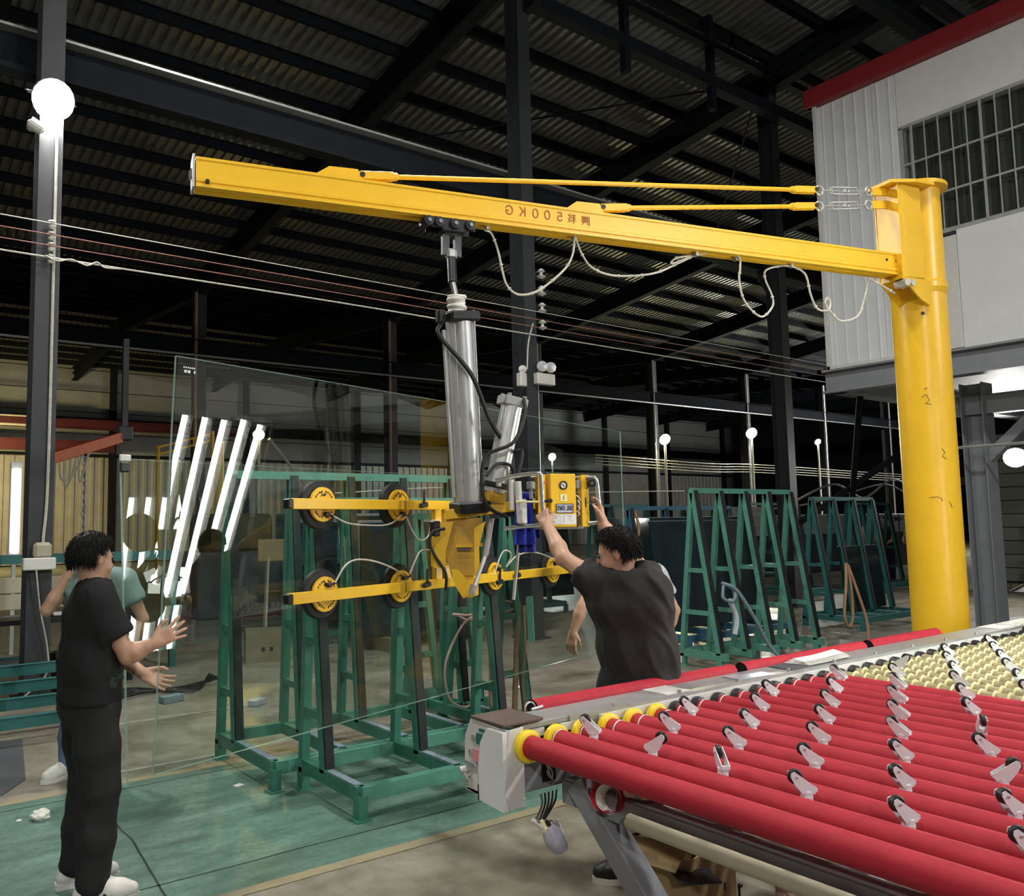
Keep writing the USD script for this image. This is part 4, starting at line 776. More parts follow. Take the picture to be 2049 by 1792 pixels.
rr = np.random.RandomState(5)
for k in range(7):
    a = A([2.085 + .016 * k, 2.37 - .008 * k, .61 - .002 * k]); d = nrm(A([.55, -.25, -1]) + .2 * rr.randn(3))
    obj("connector", [cyl(a, a + d * .05, .008, n=8), cyl(a + d * .03, a + d * .07, .011, n=8)], ["white_paint", "chrome", "cream_ring", "black", "chrome", "zinc", "white_paint"][k], hb)
obj("film_bag", lathe([(.022, 0), (.036, .03), (.04, .06), (.03, .1), (.01, .112)], (2.14, 2.345, .585), nrm([.5, -.2, -1]), 14), "plastic_film", hb, smooth=50)
rs = thing("torn_sleeve", "short torn red roller sleeve with a white lining wedged on the frame", "sleeve", (2.3, 2.1, .70))
def sleeve(r, c, ax, L, n=20, seed=1):
    d, s, t = frame(ax); rg = np.random.RandomState(seed)
    return sweep([ring_pts(A(c) + d * L * k / 5, s * (r + .006 * rg.randn()), t * (r + .006 * rg.randn()), n) for k in range(6)], cap=False)
obj("red_skin", sleeve(.056, (2.26, 2.17, .705), (.7, .1, -.2), .12), "red_roller", rs); obj("lining", sleeve(.048, (2.262, 2.168, .706), (.7, .1, -.2), .13, seed=2), "paper", rs); obj("crumpled_core", [box((2.33, 2.11, .73), (.07, .05, .03), .01, Rz(30)), box((2.36, 2.07, .72), (.06, .06, .03), .01, Rz(60))], "strap_pink", rs)
def carton(name, c, size, rz_, label, prints, m="card", open_=True):
    t = thing(name, label, "carton", (c[0], c[1], 0)); R = Rz(rz_); sx, sy, sz = size; o = A(c, float)
    w = .006
    obj("carton_wall", [box(o + A([q * sx / 2, 0, sz / 2]) @ R, (w, sy, sz), 0, R) for q in (-1, 1)] + [box(o + A([0, q * sy / 2, sz / 2]) @ R, (sx, w, sz), 0, R) for q in (-1, 1)] + [box(o + A([0, 0, .004]) @ R, (sx, sy, .006), 0, R)] + ([] if open_ else [box(o + A([0, 0, sz]) @ R, (sx, sy, .006), 0, R)]), m, t)
    if open_: obj("flap", [box(o + A([q * (sx / 2 + .05), 0, sz + .01]) @ R, (.11, sy * .95, .005), 0, A([[math.cos(.5), 0, -q * math.sin(.5)], [0, 1, 0], [q * math.sin(.5), 0, math.cos(.5)]]) @ R) for q in (-1, 1)] + [box(o + A([0, sy / 2 + .03, sz + .02]) @ R, (sx * .9, .07, .005), 0, R)], m, t)
    ms = []
    for face, u, z, a, b in prints:
        n = {"x-": A([-1, 0, 0]), "x+": A([1, 0, 0]), "y-": A([0, -1, 0])}[face]; d = A([0, 1, 0]) if face[0] == "x" else A([1, 0, 0])
        p = n * (sx if face[0] == "x" else sy) / 2 + n * (w / 2 + .0012) + d * u + zz * z
        ms.append(box(o + p @ R, (.002, a, b) if face[0] == "x" else (a, .002, b), 0, R))
    if ms: obj("printed_marks", ms, "ink", t)
    return t
pr = [("y-", .08, .26, .012, .03), ("y-", .02, .22, .03, .01), ("y-", .0, .235, .01, .03), ("y-", .02, .13, .008, .05), ("y-", .04, .14, .008, .06), ("y-", .03, .15, .03, .008), ("y-", .03, .12, .03, .008), ("y-", .11, .17, .03, .04), ("y-", .15, .16, .008, .05), ("y-", -.1, .05, .06, .01), ("y-", .2, .2, .02, .07), ("y-", .215, .22, .03, .01), ("y-", .2, .16, .03, .01)]
carton("cardboard_box", (2.765, 2.255, 0), (.36, .27, .43), 10, "open brown cardboard box under the conveyor beside the slanted leg", pr)
carton("cardboard_box", (2.9, 1.38, 0), (.45, .5, .36), 44, "second brown carton under the front red rollers, farther right", pr)
cr = thing("clear_bag", "crumpled clear plastic bag on the floor in front of the open carton", "plastic bag", (2.5, 1.75, 0))
ico = trimesh.creation.icosphere(3); v = A(ico.vertices); v = v * (1 + .5 * (meshkit.fbm(v * 2.6 + 9, 4, 3) - .5))[:, None] * A([.16, .2, .09]); v[:, 2] += .085; v[:, 2] = np.maximum(v[:, 2], .002)
obj("film", (v + A([2.52, 1.83, 0]), ico.faces), "plastic_film", cr); obj("knot", (v * A([.2, .2, .4]) + A([2.52, 1.83, .15]), ico.faces), "plastic_film", cr)
ph = thing("chrome_frame", "small chrome rimmed black frame lying on top of the open carton", "frame", (2.68, 2.24, .44))
R = Rz(60)
obj("rim", [box(A([2.68, 2.24, .452]) + A(q) @ R, s_, 0, R) for q, s_ in (((.06, 0, 0), (.008, .16, .016)), ((-.06, 0, 0), (.008, .16, .016)), ((0, .08, 0), (.13, .008, .016)), ((0, -.08, 0), (.13, .008, .016)))], "chrome", ph); obj("panel", box((2.60, 2.06, .387), (.118, .152, .006), 0, R), "black", ph)
rr = np.random.RandomState(8)
for k, (x, y, z, s_, m, lb) in enumerate(((2.80, 2.26, .43, .08, "black", "black block on top of the open carton"), (2.9, 2.2, .44, .05, "ink_blue", "blue printed pouch on the open carton's right corner"), (2.9, 1.62, .40, .12, "plastic_film", "crumpled film heaped behind the front roller"), (2.8, 1.75, .40, .1, "strap_pink", "brownish wrapping between the cartons"))):
    v = A(ico.vertices); v = v * (1 + .7 * (meshkit.fbm(v * 1.8 + k * 7, 3, k) - .5))[:, None] * s_ * A([1, 1, .6]); obj("wrapping_scrap", (v + A([x, y, z]), ico.faces), m, label=lb, cat="wrapping")
# ------------------------------------------------------------------ glass racks
def rack(label, loc, rz_, n, step, depth, H, arm, cols, group=None, legs=.3, name="glass_rack", back=True, rungs=(.5, .95)):
    """trestles at x = 0, step, 2 step ...; y = 0 front edge, y = depth rear foot"""
    t = thing(name, label, "glass rack", loc, rz_, group, local=True)
    g, r, rail = cols; ap = depth - legs * .45; yf = depth - legs; w = .055
    for k in range(n):
        x = k * step; zb = .2
        ms = [bar((x, depth, zb - .05), (x, ap + .01, H), w, w), bar((x, yf, zb - .03), (x, ap, H), w, w)]
        for q in rungs:
            ms.append(bar((x, depth - (depth - ap) * (q - zb) / (H - zb), q), (x, yf + (ap - yf) * (q - zb) / (H - zb), q), .045, .05))
        tr_ = obj("trestle", ms, g, t)
        obj("rubber_face", bar((x + .012, yf - .036, zb), (x + .012, ap - .036, H), .014, .06, up=(1, 0, 0)), r, tr_)
        ar = obj("base_arm", [bar((x, depth, zb - .05), (x, 0 if arm else yf - .1, zb - .05), .055, .08)], g, t)
        if arm: obj("arm_pad", bar((x, yf - .06, zb - .006), (x, .02, zb - .006), .05, .01), "strap_grey", ar)
    L = (n - 1) * step
    obj("top_rail", bar((-.03, ap, H), (L + .03, ap, H), .055, .06), rail, t)
    obj("rear_beam", bar((-.03, depth, .15), (L + .03, depth, .15), .055, .08), rail, t)
    if arm: obj("front_beam", bar((0, .0, .15), (L, .0, .15), .06, .08), rail, t)
    for x in (0, L):
        for y in ((0, depth) if arm else (yf, depth)): obj("foot", [box((x, y, .07), (.06, .07, .14)), box((x, y, .006), (.1, .1, .012))], g, t)
    return t
GR = ("green", "rubber", "green_light")
rackA = rack("green glass rack nearest the camera with black rubber faced posts behind the lifted glass", (2.46, 4.27, 0), 0, 3, .70, .73, 1.84, True, GR)
rackB = rack("longer green glass rack behind the nearest one, its top rail crossing above the suction cups", (2.28, 5.05, 0), 0, 5, .50, .95, 2.07, True, GR)
rackC = rack("green rack with tan lifting straps hanging on it, left of the operator", (4.55, 5.1, 0), 90, 3, .62, .42, 1.75, False, ("green", "rubber", "green"), legs=.34)
rackR = rack("green trestle rack with five tall narrow A frames to the right of the operator", (8.03, 5.62, 0), 0, 5, .485, .78, 2.02, False, ("green_light", "rubber", "green_light"), legs=.5, rungs=(.62, 1.1))
blue = rack("blue rack loaded with dark glass just behind the operator's right shoulder", (8.9, 7.0, 0), 0, 4, .75, 1.1, 1.85, True, ("blue_steel", "rubber", "blue_steel"), legs=.4)
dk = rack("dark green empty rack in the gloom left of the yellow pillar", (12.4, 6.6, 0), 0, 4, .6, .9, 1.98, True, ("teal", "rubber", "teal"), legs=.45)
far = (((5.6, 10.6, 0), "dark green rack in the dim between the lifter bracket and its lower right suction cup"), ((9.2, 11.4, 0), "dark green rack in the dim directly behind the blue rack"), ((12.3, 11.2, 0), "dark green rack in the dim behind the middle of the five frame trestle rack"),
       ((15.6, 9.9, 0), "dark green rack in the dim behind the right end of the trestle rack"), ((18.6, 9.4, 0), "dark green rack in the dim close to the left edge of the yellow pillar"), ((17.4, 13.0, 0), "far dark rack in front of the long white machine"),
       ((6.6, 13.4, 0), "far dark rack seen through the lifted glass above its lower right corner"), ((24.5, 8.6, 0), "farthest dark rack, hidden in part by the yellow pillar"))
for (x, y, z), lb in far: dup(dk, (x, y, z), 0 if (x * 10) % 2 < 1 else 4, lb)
def sheet(label, o, x, n, w, h, m="glass_dark", t=.012):
    y = nrm(np.cross(n, x)); y = y if y[2] > 0 else -y
    s = obj("stacked_glass", ext([(0, 0), (w, 0), (w, h), (0, h)], t, o, x, y), m, label=label, cat="glass sheet")
    obj("sheet_edge", bar(A(o) + y * h, A(o) + y * h + A(x) * w, .016, .016), "glass_edge", s); return s
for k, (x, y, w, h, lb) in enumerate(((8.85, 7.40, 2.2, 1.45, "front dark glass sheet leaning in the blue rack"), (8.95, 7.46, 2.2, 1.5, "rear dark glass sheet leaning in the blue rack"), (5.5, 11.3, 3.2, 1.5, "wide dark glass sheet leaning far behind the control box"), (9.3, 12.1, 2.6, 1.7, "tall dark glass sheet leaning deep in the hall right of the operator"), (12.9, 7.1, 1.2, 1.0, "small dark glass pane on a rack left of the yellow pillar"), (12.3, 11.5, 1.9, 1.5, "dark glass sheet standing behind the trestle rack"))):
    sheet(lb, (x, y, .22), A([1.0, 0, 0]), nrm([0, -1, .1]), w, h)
# film wrapped stack and post seen between operator and lifter
ws = thing("wrapped_stack", "dark film wrapped glass stack behind the control box", "wrapped stack", (6.6, 9.4, 0))
for k in range(6): obj("wrapped_sheet", box((6.7 + .02 * k, 9.6 + .09 * k, .95 + .02 * k), (2.3, .05, 1.5 + .03 * (k % 3)), .01), "grey_paint" if k % 2 else "glass_dark", ws)
obj("bearer", [box((5.9, 9.8, .09), (.12, .9, .18)), box((7.5, 9.8, .09), (.12, .9, .18))], "card_dark", ws)
obj("leaning_board", bar((7.95, 8.95, 0), (8.0, 9.03, .62), .12, .03), "green_light", label="short green board leaning on the foot of the column behind the cylinders", cat="board")
# straps
def strap(pts, r, m, label, cat="strap", name="lifting_strap"): return obj(name, tube(spline(pts, 7), r, 6), m, smooth=60, label=label, cat=cat)
strap([(3.98, 5.02, .98), (4.02, 5.0, .7), (4.0, 4.98, .35), (4.03, 4.97, .3)], .014, "strap_tan", "tan strap hanging down the right post of the nearest green rack")
strap([(3.96, 5.05, 1.0), (3.78, 5.03, .92), (3.62, 5.03, .65), (3.66, 5.03, .4), (3.82, 5.02, .33), (3.93, 5.02, .45), (3.96, 5.04, .75)], .010, "strap_pink", "pinkish strap looped beside the nearest rack's right post")
strap([(4.40, 5.1, 1.04), (4.36, 5.08, .8), (4.33, 5.07, .5), (4.30, 5.07, .05)], .022, "strap_tan", "thick tan strap hanging full length on the left leg of the strap rack")
strap([(4.46, 5.1, 1.02), (4.44, 5.08, .7), (4.40, 5.07, .45), (4.42, 5.06, .1)], .014, "strap_tan", "thinner brown strap behind the thick one on the strap rack")
strap([(4.42, 5.1, 1.04), (4.2, 5.12, 1.07), (4.0, 5.16, .98), (3.82, 5.2, .99)], .012, "strap_pink", "upper pale strap stretched between the two green racks")
strap([(4.42, 5.1, 1.02), (4.15, 5.12, .95), (3.95, 5.16, .94), (3.85, 5.2, .985)], .012, "strap_pink", "lower pale strap sagging between the two green racks")
strap([(10.12, 5.55, 1.12), (10.0, 5.5, .85), (9.93, 5.5, .5), (10.02, 5.5, .36), (10.12, 5.5, .5), (10.14, 5.52, .9), (10.13, 5.55, 1.1)], .018, "strap_tan", "tan rope loop hanging on the right end of the trestle rack")
strap([(10.16, 5.55, 1.1), (10.24, 5.5, .8), (10.36, 5.46, .4), (10.34, 5.45, .05)], .02, "strap_tan", "tan rope trailing to the floor at the right end of the trestle rack")
strap([(7.98, 5.8, .98), (8.1, 5.7, .9), (8.28, 5.62, .6), (8.46, 5.58, .3), (8.6, 5.5, .1)], .022, "strap_grey", "grey strap slanting down from the first A frame of the trestle rack")
strap([(7.98, 5.78, .95), (7.92, 5.74, .82), (8.02, 5.7, .78), (8.1, 5.72, .88), (8.0, 5.78, .97)], .018, "strap_grey", "knotted grey strap tied around the first A frame of the trestle rack")
strap([(8.02, 5.74, .8), (8.08, 5.7, .6), (8.04, 5.7, .42)], .03, "label_grey", "pale rag end hanging from the knotted grey strap", "rag")
strap([(9.0, 7.92, 1.86), (9.02, 7.86, 1.6), (8.95, 7.82, 1.45), (8.86, 7.8, 1.36)], .02, "strap_tan", "brown glove like rag strap hanging from the top of the blue rack")
# left side: low green cart, workbench, second hoist, yellow jib
ct = thing("green_cart", "low green slatted cart at the foot of the left column", "cart", (.9, 7.6, 0))
for k, (y, z) in enumerate(((8.1, .46), (7.85, .36), (7.6, .27), (7.35, .17))): obj("slat", [box((1.02, y, z), (1.25, .05, .09)), box((1.02, y - .005, z + .047), (1.25, .06, .006))], "teal", ct)
obj("cart_frame", [bar((.45, 8.2, .05), (.45, 7.2, .05), .06, .07), bar((1.6, 8.2, .05), (1.6, 7.2, .05), .06, .07), bar((.8, 7.0, 0), (.8, 7.0, 1.05), .07, .07), bar((.8, 7.0, 1.02), (.55, 8.2, 1.02), .05, .05), bar((.8, 7.0, .16), (.3, 7.2, .16), .06, .1)], "green", ct)
gt = thing("green_gate", "teal frame with clear film panels standing behind the left column", "gate", (1.2, 10.2, 0))
obj("gate_rail", [bar((.2, 10.2, 1.35), (3.3, 10.2, 1.35), .06, .1), bar((.2, 10.2, .25), (3.3, 10.2, .25), .06, .08)], "teal", gt)
for x in (.25, 1.25, 2.25, 3.25): obj("gate_post", bar((x, 10.2, 0), (x, 10.2, 1.4), .07, .07), "teal", gt)
for x in (.75, 1.75, 2.75): obj("film_panel", box((x, 10.22, .8), (.9, .01, 1.0)), "glass", gt)
wbn = thing("workbench", "cluttered black workbench behind the left men", "workbench", (1.8, 9.9, 0))
obj("bench_top", box((1.6, 9.85, .72), (2.2, .6, .05)), "black", wbn)
for x in (.6, 2.6): obj("bench_leg", [bar((x, 9.62, 0), (x, 9.62, .7), .05, .05), bar((x, 10.1, 0), (x, 10.1, .7), .05, .05)], "black", wbn)
obj("shelf", box((1.6, 9.85, .25), (2.1, .55, .03)), "dark_grey", wbn)
cw = thing("cream_board", "cream painted board panel behind the workbench", "board", (1.4, 10.05, .75))
for z in (.89, 1.07): obj("board", box((1.4, 10.1, z), (2.4, .05, .17), .008), "cream", cw)
obj("black_bin", lathe([(.001, 0), (.13, 0), (.16, .4), (.15, .4), (.13, .04), (.001, .04)], (1.9, 9.45, .0), (0, 0, 1), 16), "black", label="black bin under the workbench", cat="bin")
for k, (x, z, s_, m, lb) in enumerate(((1.25, .79, (.12, .1, .1), "card", "small carton on the workbench beside the column"), (1.95, .765, (.3, .2, .03), "paper", "white cloth bundle on the workbench beside the man with the phone"), (2.3, .80, (.1, .1, .12), "label_grey", "grey tin on the workbench"), (.9, .33, (.3, .25, .12), "card_dark", "dark carton on the workbench shelf"))):
    obj("bench_item", box((x, 9.75, z), s_, .01), m, label=lb, cat="bench item")
cf = thing("cream_panel_stack", "pale panels leaning on the far left behind the column", "panels", (-.4, 13.0, 0))
for k in range(3): obj("panel", box((-1.2 + 1.05 * k, 13.0 - .05 * k, 1.35), (1.0, .05, 2.7), .01), "wall_panel", cf)
ls = thing("strip_light", "tall white strip light behind the left column", "strip light", (1.82, 12.5, 0))
obj("tube", box((1.82, 12.5, 1.93), (.1, .03, 1.15), .01), "led_strip_far", ls); obj("batten", [box((1.82, 12.54, 1.9), (.15, .05, 1.4), .01), box((1.82, 12.54, .6), (.05, .05, 1.2))], "white_paint", ls)
# second hoist with orange arm
oj = thing("orange_jib", "orange red jib arm on the left with a coiled white hose", "jib arm", (2.6, 18, 4))
a, b = A([3.1, 17.2, 3.02]), A([4.72, 18.5, 3.62]); obj("arm", bar(a, b, .1, .22, ch=.01), "orange_red", oj); obj("end_stop", bar(a - nrm(b - a) * .03, a + nrm(b - a) * .08, .12, .2), "orange_red", oj)
obj("mount", [box(b + A([.1, .1, .1]), (.3, .3, .3), .02), bar(b + A([.1, .1, .2]), b + A([.1, .1, 2.2]), .12, .12)], "dark_grey", oj)
obj("hose_coil", [tube(spline([a + (b - a) * q + A([.0, -.06, -.12]), a + (b - a) * (q + .02) + A([0, -.1, -.45 - .2 * (k % 2)]), a + (b - a) * (q + .12) + A([0, -.1, -.5 + .1 * k]), a + (b - a) * (q + .16) + A([0, -.06, -.14])], 6), .02, 6) for k, q in enumerate((.1, .16, .24, .36))], "wire_pale", oj)
c = a + (b - a) * .46
obj("chain", [torus(c + A([0, 0, -.14 - .085 * k]), (1, 0, 0) if k % 2 else (0, 1, 0), .045, .014, 10, 5) for k in range(20)], "zinc", oj, kind="stuff")
obj("hoist_cylinder", [cyl(c + A([0, 0, -1.85]), c + A([0, 0, -2.7]), .08, n=14), lathe([(.05, 0), (.12, .06), (.06, .14)], c + A([0, 0, -1.95]), (0, 0, 1), 12)], "white_paint", oj)
yj = thing("yellow_jib", "small yellow pillar jib crane standing behind the glass stripes", "crane", (7.8, 21, 0))
obj("pillar", cyl((7.9, 21, 0), (7.9, 21, 3.9), .11, n=16), "yellow", yj); obj("thin_post", [cyl((6.25, 20.9, 0), (6.25, 20.9, 3.7), .045, n=8), cyl((7.68, 20.95, 0), (7.68, 20.95, 4.15), .04, n=8)], "yellow", yj)
obj("boom", [bar((7.7, 21, 4.1), (6.2, 20.9, 3.65), .05, .05), bar((7.7, 21, 3.92), (6.2, 20.9, 3.47), .05, .05)] + [bar((7.7 - 1.5 * q, 21 - .1 * q, 4.1 - .45 * q), (7.7 - 1.5 * q, 21 - .1 * q, 3.92 - .45 * q), .03, .03) for q in (.05, .35, .65, .95)], "yellow", yj)
obj("slant_pole", cyl((10.0, 22.6, 4.2), (12.3, 22.6, 1.6), .05, n=8), "wire_pale", label="pale slanting pole below the amber floodlight", cat="pole")
# middle distance clutter behind the glass
ob_ = thing("olive_machine", "olive and dark machine silhouettes behind the racks", "machine", (6.2, 15, 0))
obj("base", box((6.4, 15.4, .6), (2.6, 1.6, 1.2), .03), "dark_grey", ob_); obj("hood", box((6.0, 15.3, 1.55), (1.2, 1.2, .7), .06), "olive", ob_); obj("cabinet", box((7.5, 15.5, 1.5), (.6, .9, .8), .03), "teal", ob_); obj("panel", box((7.5, 15.03, 1.6), (.4, .02, .4)), "cream", ob_)
for k, (x, y, z, m, lb) in enumerate(((5.4, 11.9, 1.0, "card", "tan board with a hanging hole behind the nearest rack"), (6.1, 12.0, 1.3, "olive", "taller olive board behind the nearest rack"))):
    t = thing("leaning_sheet", lb, "board", (x, y, 0)); obj("board", [box((x, y, z + .3), (.62 - .2 * k, .03, .34 + .7 * k), .01)], m, t); obj("prop", [bar((x - .2, y, 0), (x - .15, y, z + .2), .08, .03), bar((x + .2, y, 0), (x + .12, y, z + .2), .08, .03)], "cream" if k == 0 else "green", t)
bx = carton("cardboard_box", (4.35, 9.9, 0), (.52, .4, .38), -20, "brown carton on the floor seen through the glass at left", [("y-", -.05, .16, .04, .05), ("y-", .05, .16, .04, .05)], "card_dark", False)
obj("blue_brick", box((2.6, 8.15, .035), (.22, .1, .07), .006, Rz(15)), "strap_grey", label="blue grey block on the floor beside the left man's hand", cat="block")
obj("blue_brick", box((3.2, 7.5, .03), (.16, .09, .06), .006, Rz(30)), "label_grey", label="pale blue block on the floor behind the nearest rack", cat="block")
ca = thing("floor_cable", "black cables trailing on the concrete behind the left man", "cable", (2.5, 8.9, 0))
for k in range(4): obj("strand", tube(spline([(1.9, 8.4 + .1 * k, .02), (2.4, 8.6 + .12 * k, .03), (2.9, 8.75 - .1 * k, .02), (3.4, 9.0 + .1 * k, .02)], 6), .012, 6), "black", ca)
for k, (x, y, s_, lb) in enumerate(((.97, 5.41, .055, "larger crumpled white paper on the green floor behind the left man"), (.86, 5.45, .015, "tiny white scrap next to the crumpled paper at left"), (5.64, 6.52, .04, "white cap lying on the concrete left of the operator"))):
    v = A(ico.vertices); v = v * (1 + .8 * (meshkit.fbm(v * 1.7 + 3 * k, 3, k) - .5))[:, None] * s_ * A([1, .8, .6]); obj("paper_scrap", (v + A([x, y, s_ * .5]), ico.faces), "paper", label=lb, cat="paper scrap")
obj("paper_scrap", box((2.14, 5.3, .005), (.06, .05, .006), 0, Rz(20)), "paper", label="flat white scrap on the green floor left of the nearest rack", cat="paper scrap")
# far white machine with banner
mw = thing("white_machine", "long white machine with a blue screen far behind the dark racks", "machine", (25, 14, 0))
obj("body", [box((25.5, 14.5, 1.46), (11.5, .8, .6), .02), box((21.0, 14.5, 1.85), (1.6, .6, .3), .02)], "machine_white", mw); obj("base", box((25.5, 14.6, .58), (11.4, .7, 1.16)), "dark_grey", mw)
obj("blue_screen", box((26.25, 14.08, 1.54), (1.0, .02, .34)), "screen_blue", mw)
tm = meshkit.text_mesh("OZNIS T", .12, .01, True); obj("lettering", place(tm, (29.4, 14.09, 1.52), (-1, 0, 0), (0, 0, 1)), "ink", mw)
for k in range(10): obj("door_gap", box((20.4 + 1.1 * k, 14.09, 1.46), (.03, .02, .58)), "dark_grey", mw)
ss = thing("shelf_stack", "pale shelf unit with crossed wires under the office at the right edge", "shelf", (18.6, 6.5, 0))
obj("top_board", box((18.6, 4.6, 1.7), (.1, 3, .5), .01), "machine_white", ss); obj("lower_board", box((18.5, 4.6, 1.25), (.2, 3, .08), .01), "machine_white", ss)
obj("crossed_wires", [cyl((18.4, 4.0 + .22 * k, 1.3), (18.4, 4.6 + .2 * k, 1.9), .012, n=5) for k in range(6)] + [cyl((18.4, 4.9 + .1 * k, 1.3), (18.4, 4.2 + .1 * k, 1.9), .012, n=5) for k in range(4)], "ink", ss); obj("base_box", box((18.7, 4.6, .55), (.6, 3, 1.1), .02), "black", ss)
# ------------------------------------------------------------------ people: signed distance shapes meshed by surface nets
def relax(v, f, it):
    """Taubin smoothing"""
    from scipy.sparse import coo_matrix, diags
    e = np.unique(np.sort(np.vstack([f[:, [0, 1]], f[:, [1, 2]], f[:, [2, 0]]]), 1), axis=0); n = len(v)
    M = coo_matrix((np.ones(2 * len(e)), (np.r_[e[:, 0], e[:, 1]], np.r_[e[:, 1], e[:, 0]])), shape=(n, n)).tocsr(); d = np.maximum(np.asarray(M.sum(1)).ravel(), 1); M = diags(1 / d) @ M
    for k in range(2 * it): v = v + (.5 if k % 2 == 0 else -.52) * (M @ v - v)
    return v
class Field:
    """signed distance grid with finer spacing inside the boxes of fine = [(lo, hi, h)]"""
    def __init__(s, lo, hi, h, fine=()):
        s.X = []
        for k in range(3):
            x, out = float(lo[k]), []
            while x < hi[k]:
                out.append(x); x += min([h] + [q for a, b, q in fine if a[k] - q <= x <= b[k]])
            s.X.append(A(out))
        s.n = A([len(q) for q in s.X]); s.D = np.full(s.n, .5, np.float32)
    def sub(s, lo, hi, m=.09):
        a = [max(int(np.searchsorted(s.X[k], lo[k] - m)), 0) for k in range(3)]; b = [int(np.searchsorted(s.X[k], hi[k] + m)) for k in range(3)]
        g = np.meshgrid(*[s.X[k][a[k]:b[k]] for k in range(3)], indexing="ij")
        return tuple(slice(a[k], b[k]) for k in range(3)), np.stack(g, -1)
    def add(s, lo, hi, f, k=.02):
        ix, P = s.sub(lo, hi)
        if P.size == 0: return
        d = f(P); o = s.D[ix]
        if k <= 0: s.D[ix] = np.minimum(o, d); return
        t = np.clip(.5 + .5 * (o - d) / k, 0, 1); s.D[ix] = (o * (1 - t) + d * t - k * t * (1 - t)).astype(np.float32)
    def cone(s, a, b, ra, rb, k=.02, cut=None):
        a, b = A(a, float), A(b, float); R = max(ra, rb); ba = b - a; L = max(ba @ ba, 1e-9)
        def f(P):
            q = P - a; h = np.clip(q @ ba / L, 0, 1); d = np.linalg.norm(q - h[..., None] * ba, axis=-1) - (ra + (rb - ra) * h)
            return d if cut is None else np.maximum(d, (P - cut[0]) @ A(cut[1]))
        s.add(np.minimum(a, b) - R, np.maximum(a, b) + R, f, k)
    def limb(s, pts, rs, k=.012):
        for i in range(len(pts) - 1): s.cone(pts[i], pts[i + 1], rs[i], rs[i + 1], k)
    def ellip(s, c, ax, B, k=.015):
        c, ax, B = A(c, float), A(ax, float), A(B, float); R = ax.max()
        def f(P):
            q = (P - c) @ B.T; k0 = np.linalg.norm(q / ax, axis=-1); k1 = np.linalg.norm(q / ax ** 2, axis=-1) + 1e-9; return k0 * (k0 - 1) / k1
        s.add(c - R, c + R, f, k)
    def slab(s, rings, k=.05):
        """elliptic torso: rings of (centre, right, front, half width, half depth)"""
        for (c0, r0, f0, a0, b0), (c1, r1, f1, a1, b1) in zip(rings, rings[1:]):
            c0, c1 = A(c0), A(c1); ax = c1 - c0; L = ax @ ax
            def f(P):
                q = P - c0; h = np.clip(q @ ax / L, 0, 1); q = q - h[..., None] * ax; r = nrm(A(r0) + A(r1)); fr = nrm(A(f0) + A(f1)); u = np.cross(r, fr)
                a = a0 + (a1 - a0) * h; b = b0 + (b1 - b0) * h; x, y, z = q @ r / a, q @ fr / b, q @ u / np.minimum(a, b)
                k0 = np.sqrt(x * x + y * y + z * z); return (k0 - 1) * np.minimum(a, b)
            s.add(np.minimum(c0, c1) - max(a0, a1), np.maximum(c0, c1) + max(a0, a1), f, k)
    def cutp(s, o, n):
        g = np.meshgrid(*[s.X[k] - o[k] for k in range(3)], indexing="ij", sparse=True)
        s.D = np.maximum(s.D, (g[0] * n[0] + g[1] * n[1] + g[2] * n[2]).astype(np.float32))
    def carve(s, a, b, r):
        a, b = A(a, float), A(b, float); ix, P = s.sub(np.minimum(a, b) - r, np.maximum(a, b) + r, .02); ba = b - a; q = P - a; h = np.clip(q @ ba / (ba @ ba), 0, 1)
        s.D[ix] = np.maximum(s.D[ix], r - np.linalg.norm(q - h[..., None] * ba, axis=-1))
    def mesh(s):
        D, n = s.D, s.n; I = D < 0; cor = A([(0, 0, 0), (1, 0, 0), (0, 1, 0), (1, 1, 0), (0, 0, 1), (1, 0, 1), (0, 1, 1), (1, 1, 1)])
        cnt = sum(I[c[0]:n[0] - 1 + c[0], c[1]:n[1] - 1 + c[1], c[2]:n[2] - 1 + c[2]].astype(np.int8) for c in cor)
        g = np.stack(np.nonzero((cnt > 0) & (cnt < 8)), 1); idx = np.full(n - 1, -1, np.int64); idx[tuple(g.T)] = np.arange(len(g))
        W = np.stack([D[tuple((g + c).T)] for c in cor], 1); V = np.zeros((len(g), 3)); C = np.zeros(len(g))
        for i in range(8):
            for j in range(i + 1, 8):
                if np.abs(cor[i] - cor[j]).sum() != 1: continue
                x = (W[:, i] < 0) != (W[:, j] < 0); t = np.where(x, W[:, i] / np.where(x, W[:, i] - W[:, j], 1), 0)
                V += np.where(x[:, None], cor[i] + t[:, None] * (cor[j] - cor[i]), 0); C += x
        V /= C[:, None]; verts = np.stack([s.X[k][g[:, k]] + V[:, k] * (s.X[k][g[:, k] + 1] - s.X[k][g[:, k]]) for k in range(3)], 1); F = []
        for k in range(3):
            e = [0, 0, 0]; e[k] = 1
            A0 = I[:n[0] - e[0], :n[1] - e[1], :n[2] - e[2]]; p = A(np.nonzero(A0 != I[e[0]:, e[1]:, e[2]:])).T; u, v = (k + 1) % 3, (k + 2) % 3
            p = p[(p[:, u] > 0) & (p[:, v] > 0) & (p[:, u] < n[u] - 1) & (p[:, v] < n[v] - 1)]; fl = A0[tuple(p.T)]; du, dv = np.eye(3, dtype=int)[u], np.eye(3, dtype=int)[v]
            q = np.stack([idx[tuple((p - a * du - b * dv).T)] for a, b in ((1, 1), (0, 1), (0, 0), (1, 0))], 1); q[~fl] = q[~fl][:, ::-1]; F += [q[:, [0, 1, 2]], q[:, [0, 2, 3]]]
        t = trimesh.Trimesh(verts, np.vstack(F), process=False)
